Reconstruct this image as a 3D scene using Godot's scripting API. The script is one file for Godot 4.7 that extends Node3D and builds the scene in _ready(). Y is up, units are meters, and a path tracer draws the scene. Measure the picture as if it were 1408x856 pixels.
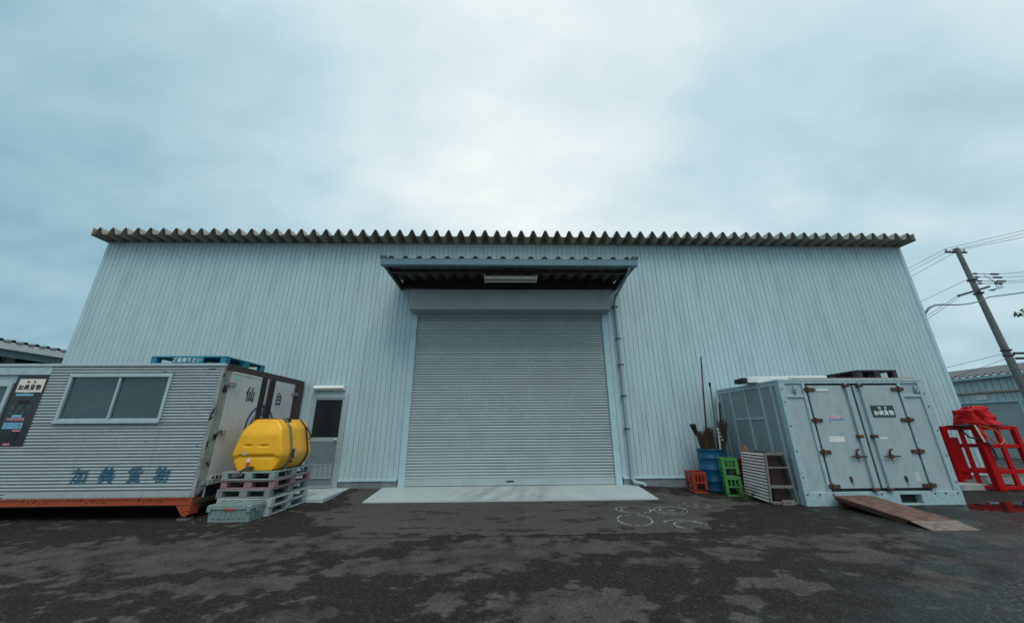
extends Node3D

const GY := -0.03
var rng := RandomNumberGenerator.new()
var M := {}
var tex := {}

# ------------------------------------------------------------------ mesh helpers
func sb() -> SurfaceTool:
	var st := SurfaceTool.new()
	st.begin(Mesh.PRIMITIVE_TRIANGLES)
	st.set_smooth_group(-1)
	return st

func tri(st: SurfaceTool, a: Vector3, b: Vector3, c: Vector3, out: Vector3) -> void:
	if (b - a).cross(c - a).dot(out) > 0.0:
		st.add_vertex(a); st.add_vertex(c); st.add_vertex(b)
	else:
		st.add_vertex(a); st.add_vertex(b); st.add_vertex(c)

func quad(st: SurfaceTool, a: Vector3, b: Vector3, c: Vector3, d: Vector3, out: Vector3) -> void:
	tri(st, a, b, c, out)
	tri(st, a, c, d, out)

# box with chamfered edges; c = centre, s = full size
func bx(st: SurfaceTool, c: Vector3, s: Vector3, ch := 0.004, b := Basis.IDENTITY) -> void:
	var h := s * 0.5
	ch = minf(ch, minf(h.x, minf(h.y, h.z)) * 0.45)
	if ch <= 0.0:
		for ax in 3:
			for sg in [-1.0, 1.0]:
				var u := (ax + 1) % 3
				var v := (ax + 2) % 3
				var q := []
				for k in [[-1, -1], [1, -1], [1, 1], [-1, 1]]:
					var p := Vector3.ZERO
					p[ax] = sg * h[ax]; p[u] = k[0] * h[u]; p[v] = k[1] * h[v]
					q.append(c + b * p)
				var o := Vector3.ZERO
				o[ax] = sg
				quad(st, q[0], q[1], q[2], q[3], b * o)
		return
	var V := {}
	for sx in [-1, 1]:
		for sy in [-1, 1]:
			for sz in [-1, 1]:
				var sgn := Vector3(sx, sy, sz)
				for ax in 3:
					var p := sgn * (h - Vector3.ONE * ch)
					p[ax] = sgn[ax] * h[ax]
					V[[sx, sy, sz, ax]] = c + b * p
	for ax in 3:
		for sg in [-1, 1]:
			var q := []
			for k in [[-1, -1], [1, -1], [1, 1], [-1, 1]]:
				var s3 := [0, 0, 0]
				s3[ax] = sg; s3[(ax + 1) % 3] = k[0]; s3[(ax + 2) % 3] = k[1]
				q.append(V[[s3[0], s3[1], s3[2], ax]])
			var o := Vector3.ZERO
			o[ax] = sg
			quad(st, q[0], q[1], q[2], q[3], b * o)
	for ax in 3:
		var u := (ax + 1) % 3
		var v := (ax + 2) % 3
		for su in [-1, 1]:
			for sv in [-1, 1]:
				var lo := [0, 0, 0]; var hi := [0, 0, 0]
				lo[ax] = -1; lo[u] = su; lo[v] = sv
				hi[ax] = 1; hi[u] = su; hi[v] = sv
				var o := Vector3.ZERO
				o[u] = su; o[v] = sv
				quad(st, V[[lo[0], lo[1], lo[2], u]], V[[hi[0], hi[1], hi[2], u]], V[[hi[0], hi[1], hi[2], v]], V[[lo[0], lo[1], lo[2], v]], b * o)
	for sx in [-1, 1]:
		for sy in [-1, 1]:
			for sz in [-1, 1]:
				tri(st, V[[sx, sy, sz, 0]], V[[sx, sy, sz, 1]], V[[sx, sy, sz, 2]], b * Vector3(sx, sy, sz))

func bb(st: SurfaceTool, x0: float, x1: float, y0: float, y1: float, z0: float, z1: float, ch := 0.004) -> void:
	bx(st, Vector3((x0 + x1) / 2, (y0 + y1) / 2, (z0 + z1) / 2), Vector3(absf(x1 - x0), absf(y1 - y0), absf(z1 - z0)), ch)

# beam of rectangular section between two points
func beam(st: SurfaceTool, a: Vector3, b: Vector3, w: float, t: float, up := Vector3.UP, ch := 0.004) -> void:
	var d := (b - a).normalized()
	if absf(d.dot(up)) > 0.98:
		up = Vector3(0, 0, 1)
	var x := up.cross(d).normalized()
	var y := d.cross(x)
	bx(st, (a + b) / 2, Vector3(w, t, a.distance_to(b)), ch, Basis(x, y, d))

func tube(st: SurfaceTool, pts: Array, r0: float, r1 := -1.0, n := 7, caps := true) -> void:
	if r1 < 0.0:
		r1 = r0
	var rings := []
	var ref := Vector3.UP
	for i in pts.size():
		var p: Vector3 = pts[i]
		var d: Vector3
		if i == 0: d = pts[1] - p
		elif i == pts.size() - 1: d = p - pts[i - 1]
		else: d = pts[i + 1] - pts[i - 1]
		d = d.normalized()
		if absf(d.dot(ref)) > 0.95:
			ref = Vector3(1, 0, 0) if absf(d.x) < 0.9 else Vector3(0, 0, 1)
		var x := ref.cross(d).normalized()
		var y := d.cross(x)
		ref = y
		var r := lerpf(r0, r1, float(i) / maxf(1, pts.size() - 1))
		var ring := []
		for k in n:
			var a := TAU * k / n
			ring.append(p + (x * cos(a) + y * sin(a)) * r)
		rings.append(ring)
	st.set_smooth_group(1 if n > 6 else 1)
	for i in rings.size() - 1:
		for k in n:
			var k2 := (k + 1) % n
			var o: Vector3 = (rings[i][k] + rings[i][k2]) / 2 - pts[i]
			quad(st, rings[i][k], rings[i + 1][k], rings[i + 1][k2], rings[i][k2], o)
	st.set_smooth_group(-1)
	if caps:
		for e in [0, rings.size() - 1]:
			var o2: Vector3 = pts[0] - pts[1] if e == 0 else pts[-1] - pts[-2]
			for k in range(1, n - 1):
				tri(st, rings[e][0], rings[e][k], rings[e][k + 1], o2)

# turned shape: profile of Vector2(radius, height)
func lathe(st: SurfaceTool, prof: Array, n := 28, c := Vector3.ZERO, b := Basis.IDENTITY, smooth := true) -> void:
	st.set_smooth_group(2 if smooth else -1)
	for i in prof.size() - 1:
		var p: Vector2 = prof[i]
		var q: Vector2 = prof[i + 1]
		var d := q - p
		for k in n:
			var a0 := TAU * k / n
			var a1 := TAU * (k + 1) / n
			var am := (a0 + a1) / 2
			var o := b * Vector3(cos(am) * d.y, -d.x, sin(am) * d.y)
			var v := [b * Vector3(p.x * cos(a0), p.y, p.x * sin(a0)) + c, b * Vector3(q.x * cos(a0), q.y, q.x * sin(a0)) + c, b * Vector3(q.x * cos(a1), q.y, q.x * sin(a1)) + c, b * Vector3(p.x * cos(a1), p.y, p.x * sin(a1)) + c]
			if p.x > 0.0001:
				tri(st, v[0], v[1], v[3], o)
			if q.x > 0.0001:
				tri(st, v[1], v[2], v[3], o)
	st.set_smooth_group(-1)

# profile (along a plane) swept straight between two offsets
func sweep(st: SurfaceTool, prof: Array, dir: Vector3, out: Vector3) -> void:
	for i in prof.size() - 1:
		quad(st, prof[i], prof[i + 1], prof[i + 1] + dir, prof[i] + dir, out)

func gpos(n: Node) -> Vector3:
	var p := Vector3.ZERO
	while n != null and n != self:
		p += (n as Node3D).position
		n = n.get_parent()
	return p

func mesh_of(st: SurfaceTool) -> ArrayMesh:
	st.generate_normals()
	return st.commit()

func put(called: String, mesh: Mesh, m: Material, parent: Node = self) -> MeshInstance3D:
	var o := MeshInstance3D.new()
	o.name = called
	o.mesh = mesh
	o.material_override = m
	parent.add_child(o, true)
	return o

func obj(called: String, st: SurfaceTool, m: Material, parent: Node = self) -> MeshInstance3D:
	var o := put(called, mesh_of(st), m, parent)
	if parent != self:
		o.position = -gpos(parent)
	return o

# every loose piece of the shape becomes a mesh of its own
func objs(called: String, st: SurfaceTool, m: Material, parent: Node) -> MeshInstance3D:
	st.generate_normals()
	var ar := st.commit_to_arrays()
	var v: PackedVector3Array = ar[Mesh.ARRAY_VERTEX]
	var nr: PackedVector3Array = ar[Mesh.ARRAY_NORMAL]
	var n := v.size() / 3
	var up := []
	for i in n: up.append(i)
	var find := func(i: int) -> int:
		while up[i] != i:
			up[i] = up[up[i]]
			i = up[i]
		return i
	var at := {}
	for i in v.size():
		var k := Vector3i((v[i] * 20000.0).round())
		var f: int = find.call(i / 3)
		if at.has(k): up[f] = find.call(at[k])
		else: at[k] = f
	var groups := {}
	for i in n:
		var f: int = find.call(i)
		if not groups.has(f): groups[f] = []
		groups[f].append(i)
	var last: MeshInstance3D = null
	for f in groups:
		var t := SurfaceTool.new()
		t.begin(Mesh.PRIMITIVE_TRIANGLES)
		for i in groups[f]:
			for k in 3:
				t.set_normal(nr[i * 3 + k])
				t.add_vertex(v[i * 3 + k])
		last = put(called, t.commit(), m, parent)
		last.position = -gpos(parent)
	return last

var used := {}
func numbered(called: String) -> String:
	var n: int = used.get(called, 0)
	used[called] = n + 1
	return called if n == 0 else "%s_%03d" % [called, n]

func tag(o: Node, label: String, category: String, group := "") -> Node:
	o.set_meta("label", label)
	o.set_meta("category", category)
	if group != "":
		o.set_meta("group", group)
	return o

func thing(called: String, label: String, category: String, at := Vector3.ZERO, group := "") -> Node3D:
	var o := Node3D.new()
	o.name = numbered(called)
	add_child(o)
	o.position = at
	tag(o, label, category, group)
	return o

func copy(o: Node3D, called: String, label: String, at: Vector3, turn := 0.0) -> Node3D:
	var c: Node3D = o.duplicate()
	c.name = numbered(called)
	add_child(c)
	c.position = at
	c.rotation.y = turn
	c.set_meta("label", label)
	return c

func struct(called: String, st: SurfaceTool, m: Material) -> MeshInstance3D:
	var o := obj(numbered(called), st, m)
	o.set_meta("kind", "structure")
	return o

# ------------------------------------------------------------------ strokes of characters (unit box, y down)
const GLYPH := {
	"ka": [[[.04,.3],[.5,.3],[.46,.84],[.37,.93],[.29,.84]], [[.27,.05],[.24,.45],[.05,.95]], [[.6,.28],[.6,.9]], [[.6,.3],[.94,.3],[.94,.9]], [[.6,.82],[.94,.82]]],
	"mi": [[[.3,.02],[.4,.15]], [[.7,.02],[.6,.15]], [[.12,.19],[.88,.19]], [[.18,.33],[.82,.33]], [[.06,.48],[.94,.48]], [[.5,.19],[.5,.62]], [[.05,.66],[.95,.66]], [[.5,.55],[.42,.78],[.1,.97]], [[.54,.7],[.9,.97]]],
	"ka2": [[[.3,.01],[.06,.22]], [[.19,.14],[.19,.38]], [[.78,.04],[.42,.22]], [[.52,.01],[.52,.28],[.62,.34],[.92,.33],[.93,.24]], [[.24,.44],[.24,.84]], [[.24,.44],[.76,.44],[.76,.84]], [[.24,.57],[.76,.57]], [[.24,.7],[.76,.7]], [[.24,.82],[.76,.82]], [[.4,.84],[.1,.98]], [[.6,.84],[.9,.98]]],
	"butsu": [[[.15,.08],[.05,.35]], [[.1,.27],[.42,.27]], [[.26,.02],[.26,.97]], [[.02,.66],[.43,.53]], [[.6,.02],[.44,.4]], [[.55,.21],[.95,.21],[.9,.84],[.82,.95],[.73,.87]], [[.7,.23],[.44,.68]], [[.84,.23],[.48,.95]]],
	"sen": [[[.33,.02],[.04,.46]], [[.2,.28],[.2,.98]], [[.68,.06],[.68,.86]], [[.44,.34],[.44,.87],[.93,.87]], [[.93,.34],[.93,.97]]],
	"dai": [[[.5,.02],[.2,.38],[.8,.34]], [[.64,.17],[.88,.47]], [[.22,.56],[.22,.98]], [[.22,.58],[.78,.58],[.78,.98]], [[.22,.9],[.78,.9]]],
	"go": [[[.2,.2],[.66,.2],[.52,.32]], [[.18,.66],[.3,.84],[.8,.82]], [[.74,.04],[.8,.14]], [[.88,.02],[.94,.12]]],
	"hen": [[[.1,.1],[.2,.2]], [[.04,.4],[.2,.4],[.16,.8]], [[.05,.94],[.3,.86],[.95,.95]], [[.36,.1],[.9,.08]], [[.4,.1],[.36,.7]], [[.42,.34],[.85,.34],[.5,.76]], [[.5,.44],[.9,.76]]],
	"kyaku": [[[.08,.22],[.52,.22]], [[.3,.04],[.3,.45]], [[.02,.45],[.56,.45]], [[.3,.48],[.12,.85],[.5,.8]], [[.66,.12],[.66,.96]], [[.66,.14],[.94,.14],[.92,.66],[.8,.62]]],
	"shita": [[[.05,.12],[.95,.12]], [[.46,.14],[.46,.96]], [[.52,.36],[.76,.54]]],
	"sa": [[[.14,.26],[.86,.22]], [[.44,.04],[.74,.6]], [[.22,.6],[.22,.82],[.4,.94],[.76,.92]]],
	"i": [[[.14,.16],[.18,.66],[.32,.84],[.4,.68]], [[.74,.22],[.86,.6]]],
	"mae": [[[.3,.03],[.38,.16]], [[.7,.03],[.62,.16]], [[.05,.22],[.95,.22]], [[.14,.36],[.14,.96]], [[.14,.38],[.46,.38],[.46,.94]], [[.14,.56],[.46,.56]], [[.14,.74],[.46,.74]], [[.64,.36],[.64,.78]], [[.86,.34],[.86,.94],[.76,.9]]],
	"shin": [[[.1,.16],[.9,.16]], [[.5,.02],[.5,.3]], [[.2,.3],[.2,.86]], [[.2,.3],[.8,.3],[.8,.86]], [[.2,.48],[.8,.48]], [[.2,.66],[.8,.66]], [[.05,.86],[.95,.86]]],
}

# raised flat strokes: origin = top left corner, ux / uy = unit directions right and down, n = outward
func letters(st: SurfaceTool, keys: Array, o: Vector3, ux: Vector3, uy: Vector3, w: float, h: float, pitch: float, wt: float) -> void:
	var n := uy.cross(ux).normalized()
	var lift := 0.0
	for k in keys.size():
		for line in GLYPH[keys[k]]:
			for j in line.size() - 1:
				var a: Vector3 = o + ux * (pitch * k + line[j][0] * w) + uy * (line[j][1] * h)
				var b: Vector3 = o + ux * (pitch * k + line[j + 1][0] * w) + uy * (line[j + 1][1] * h)
				lift = fmod(lift + 0.00023, 0.0016)
				var d := (b - a).normalized()
				var sx := d.cross(n).normalized()
				bx(st, (a + b) / 2 + n * (0.001 + lift), Vector3(wt, 0.0015, a.distance_to(b) + wt * 0.7), 0.0, Basis(sx, n, d))

# ------------------------------------------------------------------ textures
func noise(seed_: int, freq: float, oct := 4, type := FastNoiseLite.TYPE_SIMPLEX_SMOOTH) -> FastNoiseLite:
	var f := FastNoiseLite.new()
	f.seed = seed_
	f.frequency = freq
	f.noise_type = type
	f.fractal_type = FastNoiseLite.FRACTAL_FBM
	f.fractal_octaves = oct
	return f

func ramp_tex(called: String, seed_: int, freq: float, oct: int, stops: Array, cols: Array, size := 512) -> Texture2D:
	var im: Image = noise(seed_, freq, oct).get_seamless_image(size, size)
	im.convert(Image.FORMAT_L8)
	var src := im.get_data()
	var g := Gradient.new()
	g.offsets = PackedFloat32Array(stops)
	g.colors = PackedColorArray(cols)
	var lut := PackedByteArray()
	for i in 256:
		var c := g.sample(i / 255.0)
		lut.append(int(clampf(c.r, 0, 1) * 255)); lut.append(int(clampf(c.g, 0, 1) * 255)); lut.append(int(clampf(c.b, 0, 1) * 255))
	var dst := PackedByteArray()
	dst.resize(size * size * 3)
	for i in size * size:
		var v := src[i] * 3
		dst[i * 3] = lut[v]; dst[i * 3 + 1] = lut[v + 1]; dst[i * 3 + 2] = lut[v + 2]
	var out := Image.create_from_data(size, size, false, Image.FORMAT_RGB8, dst)
	out.generate_mipmaps()
	tex[called] = ImageTexture.create_from_image(out)
	return tex[called]

func bump_tex(called: String, seed_: int, freq: float, oct: int, strength: float, size := 512) -> Texture2D:
	var im: Image = noise(seed_, freq, oct).get_seamless_image(size, size)
	im.convert(Image.FORMAT_RGBA8)
	im.bump_map_to_normal_map(strength)
	tex[called] = ImageTexture.create_from_image(im)
	return tex[called]

# colour = real base colour, linear
func mat(r: float, g: float, b: float, rough: float, t := "", scale := Vector3.ONE, nrm := "", nscale := 0.3, metal := 0.0, spec := 0.5) -> StandardMaterial3D:
	var m := StandardMaterial3D.new()
	m.albedo_color = Color(r, g, b).linear_to_srgb()
	m.roughness = rough
	m.metallic = metal
	m.metallic_specular = spec
	if t != "" or nrm != "":
		m.uv1_triplanar = true
		m.uv1_world_triplanar = true
		m.uv1_scale = scale
	if t != "":
		m.albedo_texture = tex[t]
	if nrm != "":
		m.normal_enabled = true
		m.normal_texture = tex[nrm]
		m.normal_scale = nscale
	return m

func W(v: float) -> Color:
	return Color(v, v, v)

func make_materials() -> void:
	ramp_tex("dirt", 3, 0.012, 5, [0.0, 0.35, 0.6, 1.0], [W(.84), W(.95), W(.99), W(1.0)])
	ramp_tex("streak", 8, 0.02, 4, [0.1, 0.45, 0.8], [W(.93), W(.985), W(1.0)])
	ramp_tex("faint", 21, 0.008, 4, [0.1, 0.5, 0.9], [W(.94), W(.98), W(1.0)])
	ramp_tex("rusty", 14, 0.018, 5, [0.14, 0.25, 0.30, 0.7], [Color(.30, .17, .11), Color(.5, .33, .24), Color(.93, .93, .93), Color(1, 1, 1)])
	ramp_tex("peel", 33, 0.010, 5, [0.22, 0.28, 0.30, 0.8], [Color(.18, .12, .09), Color(.27, .2, .16), Color(.75, .78, .76), Color(.95, .97, .96)])
	ramp_tex("brownrust", 40, 0.02, 5, [0.2, 0.45, 0.6, 0.8], [Color(.72, .66, .62), Color(.84, .79, .76), Color(.94, .9, .87), Color(1, .97, .95)])
	ramp_tex("smear", 91, 0.006, 3, [0.2, 0.5, 0.8], [W(.45), W(.75), W(1.0)])
	ramp_tex("concrete", 52, 0.01, 6, [0.15, 0.4, 0.6, 0.85], [W(.82), W(.92), W(.97), W(1.0)])
	ramp_tex("asphalt_far", 61, 0.006, 6, [0.3, 0.5, 0.56, 0.8], [Color(.17, .16, .16), Color(.2, .19, .19), Color(.29, .285, .285), Color(.33, .33, .33)])
	bump_tex("grain", 71, 0.2, 3, 3.0, 256)
	bump_tex("dent", 72, 0.012, 3, 10.0, 512)
	bump_tex("cloth", 73, 0.02, 4, 16.0, 256)
	M.wall = mat(.44, .585, .62, .42, "streak", Vector3(.25, .05, .25), "", .0, .05)
	M.trim = mat(.42, .60, .65, .4, "faint", Vector3.ONE * .6)
	M.shutter = mat(.40, .475, .49, .38, "faint", Vector3(.3, .3, .3), "", .1, .05)
	M.box = mat(.33, .385, .395, .42, "faint", Vector3(.3, .3, .3), "", .08, .05)
	M.roofsheet = mat(.31, .29, .24, .6, "faint", Vector3.ONE * .8)
	M.canopysheet = mat(.20, .19, .16, .65, "faint", Vector3.ONE)
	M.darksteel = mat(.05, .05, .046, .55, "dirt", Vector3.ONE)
	M.gutter = mat(.10, .20, .25, .4, "faint", Vector3.ONE)
	M.foundation = mat(.20, .235, .245, .85, "concrete", Vector3.ONE * .7, "grain", .4)
	M.slab = mat(.42, .48, .485, .8, "concrete", Vector3(.35, .4, .1), "grain", .25)
	M.step = mat(.46, .53, .54, .8, "concrete", Vector3.ONE * .4, "grain", .25)
	M.alu = mat(.45, .55, .58, .35, "faint", Vector3.ONE, "", 0.3, .35)
	M.doorleaf = mat(.23, .29, .315, .32, "faint", Vector3.ONE, "", .3, .3)
	M.dark = mat(.012, .012, .012, .7)
	M.rubber = mat(.018, .017, .017, .75)
	M.pipe = mat(.30, .40, .43, .4, "faint", Vector3.ONE)
	M.lampwhite = mat(.8, .79, .74, .4)
	M.white = mat(.75, .76, .74, .5, "dirt", Vector3.ONE * 2)
	M.steel_peel = mat(.36, .38, .37, .6, "peel", Vector3(.6, .35, .6))
	M.steel_brown = mat(.075, .06, .052, .65, "brownrust", Vector3.ONE * 2)
	M.galv = mat(.42, .48, .50, .38, "faint", Vector3.ONE, "", .15, .2)
	M.leaf = mat(.58, .59, .59, .35, "streak", Vector3(.5, .2, .5), "", .1, .1)
	M.orange = mat(.36, .062, .017, .5, "rusty", Vector3(1.1, 2.2, 1.1))
	M.signcream = mat(.74, .68, .60, .5)
	M.ink = mat(.02, .03, .03, .6)
	M.teal = mat(.03, .12, .165, .5, "dirt", Vector3.ONE * 3)
	M.navy = mat(.018, .045, .065, .5)
	M.green_sign = mat(.008, .06, .06, .4)
	M.sticker_blue = mat(.16, .42, .56, .4)
	M.sticker_pink = mat(.55, .2, .25, .4)
	M.mint = mat(.25, .62, .52, .4)
	M.pal_grey = mat(.25, .30, .305, .55, "dirt", Vector3.ONE * 1.5)
	M.pal_light = mat(.40, .455, .455, .55, "dirt", Vector3.ONE * 1.5)
	M.pal_dark = mat(.20, .225, .22, .6, "dirt", Vector3.ONE * 2)
	M.pal_pink = mat(.30, .165, .19, .55, "dirt", Vector3.ONE * 1.5)
	M.pal_blue = mat(.010, .20, .30, .45, "dirt", Vector3.ONE)
	M.pal_black = mat(.016, .017, .018, .5, "dirt", Vector3.ONE)
	M.yellow = mat(.95, .475, .014, .4, "faint", Vector3.ONE * .8)
	M.strap = mat(.17, .2, .21, .6)
	M.strap_black = mat(.015, .015, .015, .6)
	M.tote = mat(.20, .275, .265, .5, "dirt", Vector3.ONE * 2)
	M.red_sticker = mat(.55, .03, .025, .4)
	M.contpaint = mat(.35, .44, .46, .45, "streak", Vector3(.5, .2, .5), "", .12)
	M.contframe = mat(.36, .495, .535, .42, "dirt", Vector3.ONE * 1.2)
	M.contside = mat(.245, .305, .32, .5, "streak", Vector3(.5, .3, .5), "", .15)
	M.rust = mat(.10, .052, .034, .75, "brownrust", Vector3.ONE * 4, "grain", .4)
	M.rustedge = mat(.42, .33, .26, .6, "rusty", Vector3(2.5, 2.5, 2.5))
	M.ramp = mat(.175, .10, .08, .7, "brownrust", Vector3.ONE * .5, "grain", .25)
	M.rampgrey = mat(.25, .205, .195, .5, "brownrust", Vector3.ONE * .8, "grain", .2)
	M.drum = mat(.003, .105, .215, .42, "dirt", Vector3.ONE * 1.4)
	M.crate_red = mat(.30, .022, .01, .5, "dirt", Vector3.ONE * 2)
	M.crate_green = mat(.06, .26, .06, .5, "dirt", Vector3.ONE * 2)
	M.crate_maroon = mat(.13, .018, .016, .5, "dirt", Vector3.ONE * 2)
	M.bamboo = mat(.075, .042, .027, .85)
	M.bristle = mat(.025, .018, .014, .9)
	M.polewood = mat(.045, .035, .03, .7, "dirt", Vector3.ONE * 2)
	M.polelight = mat(.42, .45, .44, .5)
	M.polegreen = mat(.03, .1, .09, .5)
	M.clear = mat(.5, .6, .62, .25)
	M.slat = mat(.70, .62, .595, .55, "dirt", Vector3(1.2, 3, 1.2))
	M.rackpost = mat(.24, .245, .24, .6, "brownrust", Vector3.ONE * 2.5)
	M.rag = mat(.30, .12, .07, .9)
	M.weed = mat(.07, .12, .03, .7)
	M.redsteel = mat(.44, .003, .006, .42, "faint", Vector3.ONE * 1.3, "", .3, 0.0, .3)
	M.tarp = mat(.52, .010, .016, .5, "faint", Vector3.ONE * 2, "cloth", .25, 0.0, .3)
	M.cable_orange = mat(.65, .12, .03, .45)
	M.cable_black = mat(.02, .02, .02, .5)
	M.wire = mat(.05, .06, .065, .5)
	M.pole = mat(.17, .185, .185, .85, "concrete", Vector3(1, .4, 1), "grain", .4)
	M.farwall = mat(.42, .56, .59, .5, "streak", Vector3(.5, .1, .5))
	M.farroof = mat(.11, .12, .125, .6, "dirt", Vector3.ONE)
	M.kerb = mat(.36, .39, .38, .85, "concrete", Vector3.ONE * 1.4, "grain", .4)
	M.chalk = mat(.27, .305, .315, .95)
	M.leafgreen = mat(.07, .12, .035, .6)
	M.leafgreen.backlight_enabled = true
	M.leafgreen.backlight = Color(.1, .16, .05)
	M.bark = mat(.09, .07, .055, .9, "dirt", Vector3.ONE)
	M.pane = mat(.025, .085, .10, .06)
	M.pane.transparency = BaseMaterial3D.TRANSPARENCY_ALPHA
	M.pane.albedo_color.a = .45
	M.pane.metallic_specular = .5
	M.blind = mat(.028, .062, .07, .85, "faint", Vector3.ONE)
	M.glassdark = mat(.012, .015, .017, .22)

# the same paint in slightly different batches
func tones(m: StandardMaterial3D, f: Array) -> Array:
	var out := []
	for k in f:
		var c: StandardMaterial3D = m.duplicate()
		var l := m.albedo_color.srgb_to_linear()
		c.albedo_color = Color(l.r * k, l.g * k, l.b * k).linear_to_srgb()
		out.append(c)
	return out

# ------------------------------------------------------------------ sky
func make_sky() -> PanoramaSkyMaterial:
	var w := 1024
	var h := 512
	var im := Image.create_empty(w, h, false, Image.FORMAT_RGBF)
	var n1 := noise(7, 0.55, 5)
	var n2 := noise(19, 1.9, 6)
	var lobe := Vector3(sin(0.16) * cos(0.95), sin(0.95), -cos(0.16) * cos(0.95))
	var dark := Color(.19, .375, .475)
	var mid := Color(.49, .68, .765)
	var lite := Color(.90, .955, .95)
	for j in h:
		var el := (0.5 - (j + 0.5) / h) * PI
		for i in w:
			var az := (i + 0.5) / w * TAU
			var d := Vector3(sin(az) * cos(el), sin(el), -cos(az) * cos(el))
			var y := maxf(d.y, 0.0) + 0.28
			var p := Vector3(d.x / y, d.z / y, 0.0)
			var a := n1.get_noise_3d(p.x * 1.4, p.y * 1.9, 3.0)
			var b := n2.get_noise_3d(p.x * 1.2, p.y * 2.0, 9.0)
			var l := exp(-d.distance_squared_to(lobe) / 0.60)
			var lw := exp(-d.distance_squared_to(Vector3(-.76, .40, -.51)) / 0.30) + 0.6 * exp(-d.distance_squared_to(Vector3(.62, .58, -.53)) / 0.12)
			var t := 0.45 + 0.47 * l + a * 0.26 + b * 0.20 - 0.34 * lw
			t = clampf(t, 0.0, 1.0)
			var c := dark.lerp(mid, t / 0.5) if t < 0.5 else mid.lerp(lite, (t - 0.5) / 0.5)
			im.set_pixel(i, j, c)
	var m := PanoramaSkyMaterial.new()
	m.panorama = ImageTexture.create_from_image(im)
	return m

# ------------------------------------------------------------------ ground
func ground_y(x: float, z: float) -> float:
	var rise := 0.05 * (1.0 - smoothstep(0.0, 0.9, z)) * smoothstep(-1.1, -0.6, z) * (1.0 - smoothstep(3.0, 4.4, x))
	var dip := -0.05 * exp(-pow((z - 1.6) / 0.75, 2)) * (1.0 - smoothstep(2.6, 4.6, absf(x - 0.2)))
	return GY + rise + dip

const LIGHT_PATCH := [[-4.07,4.41,1.89,0.62],[-6.8,4.6,1.6,.6],[-2.07,3.98,0.84,0.4],[-0.09,4.54,0.98,0.55],[1.75,4.89,0.46,0.13],[3.98,4.27,0.89,0.34],[3.99,4.85,0.59,0.2],[3.99,5.5,0.36,0.25],[2.62,5.5,0.3,0.16],[2.02,5.81,0.2,0.09],[0.56,5.85,0.59,0.3],[-0.47,5.65,0.14,0.17],[6.3,4.31,0.4,0.23],[5.38,4.12,0.25,0.16],[2.66,4.64,0.33,0.19],[4.98,4.99,0.3,0.12],[-1.1,4.9,.7,.25],[7.6,4.5,.7,.3],[-2.6,5.3,.7,.2],[1.3,4.35,.7,.22],[-1.6,5.9,.35,.15]]
const APRON := [[-3.35,-.6],[-3.35,.9],[-3.0,1.55],[-3.25,2.05],[-3.6,2.2],[-3.1,2.75],[-2.6,3.25],[-2.3,3.62],[-0.5,3.78],[1.35,3.86],[2.55,3.8],[3.0,3.55],[3.25,3.1],[3.3,2.75],[3.75,2.5],[4.3,2.1],[4.75,1.9],[4.35,1.55],[3.95,1.0],[3.3,.55],[3.2,-.6]]

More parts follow.
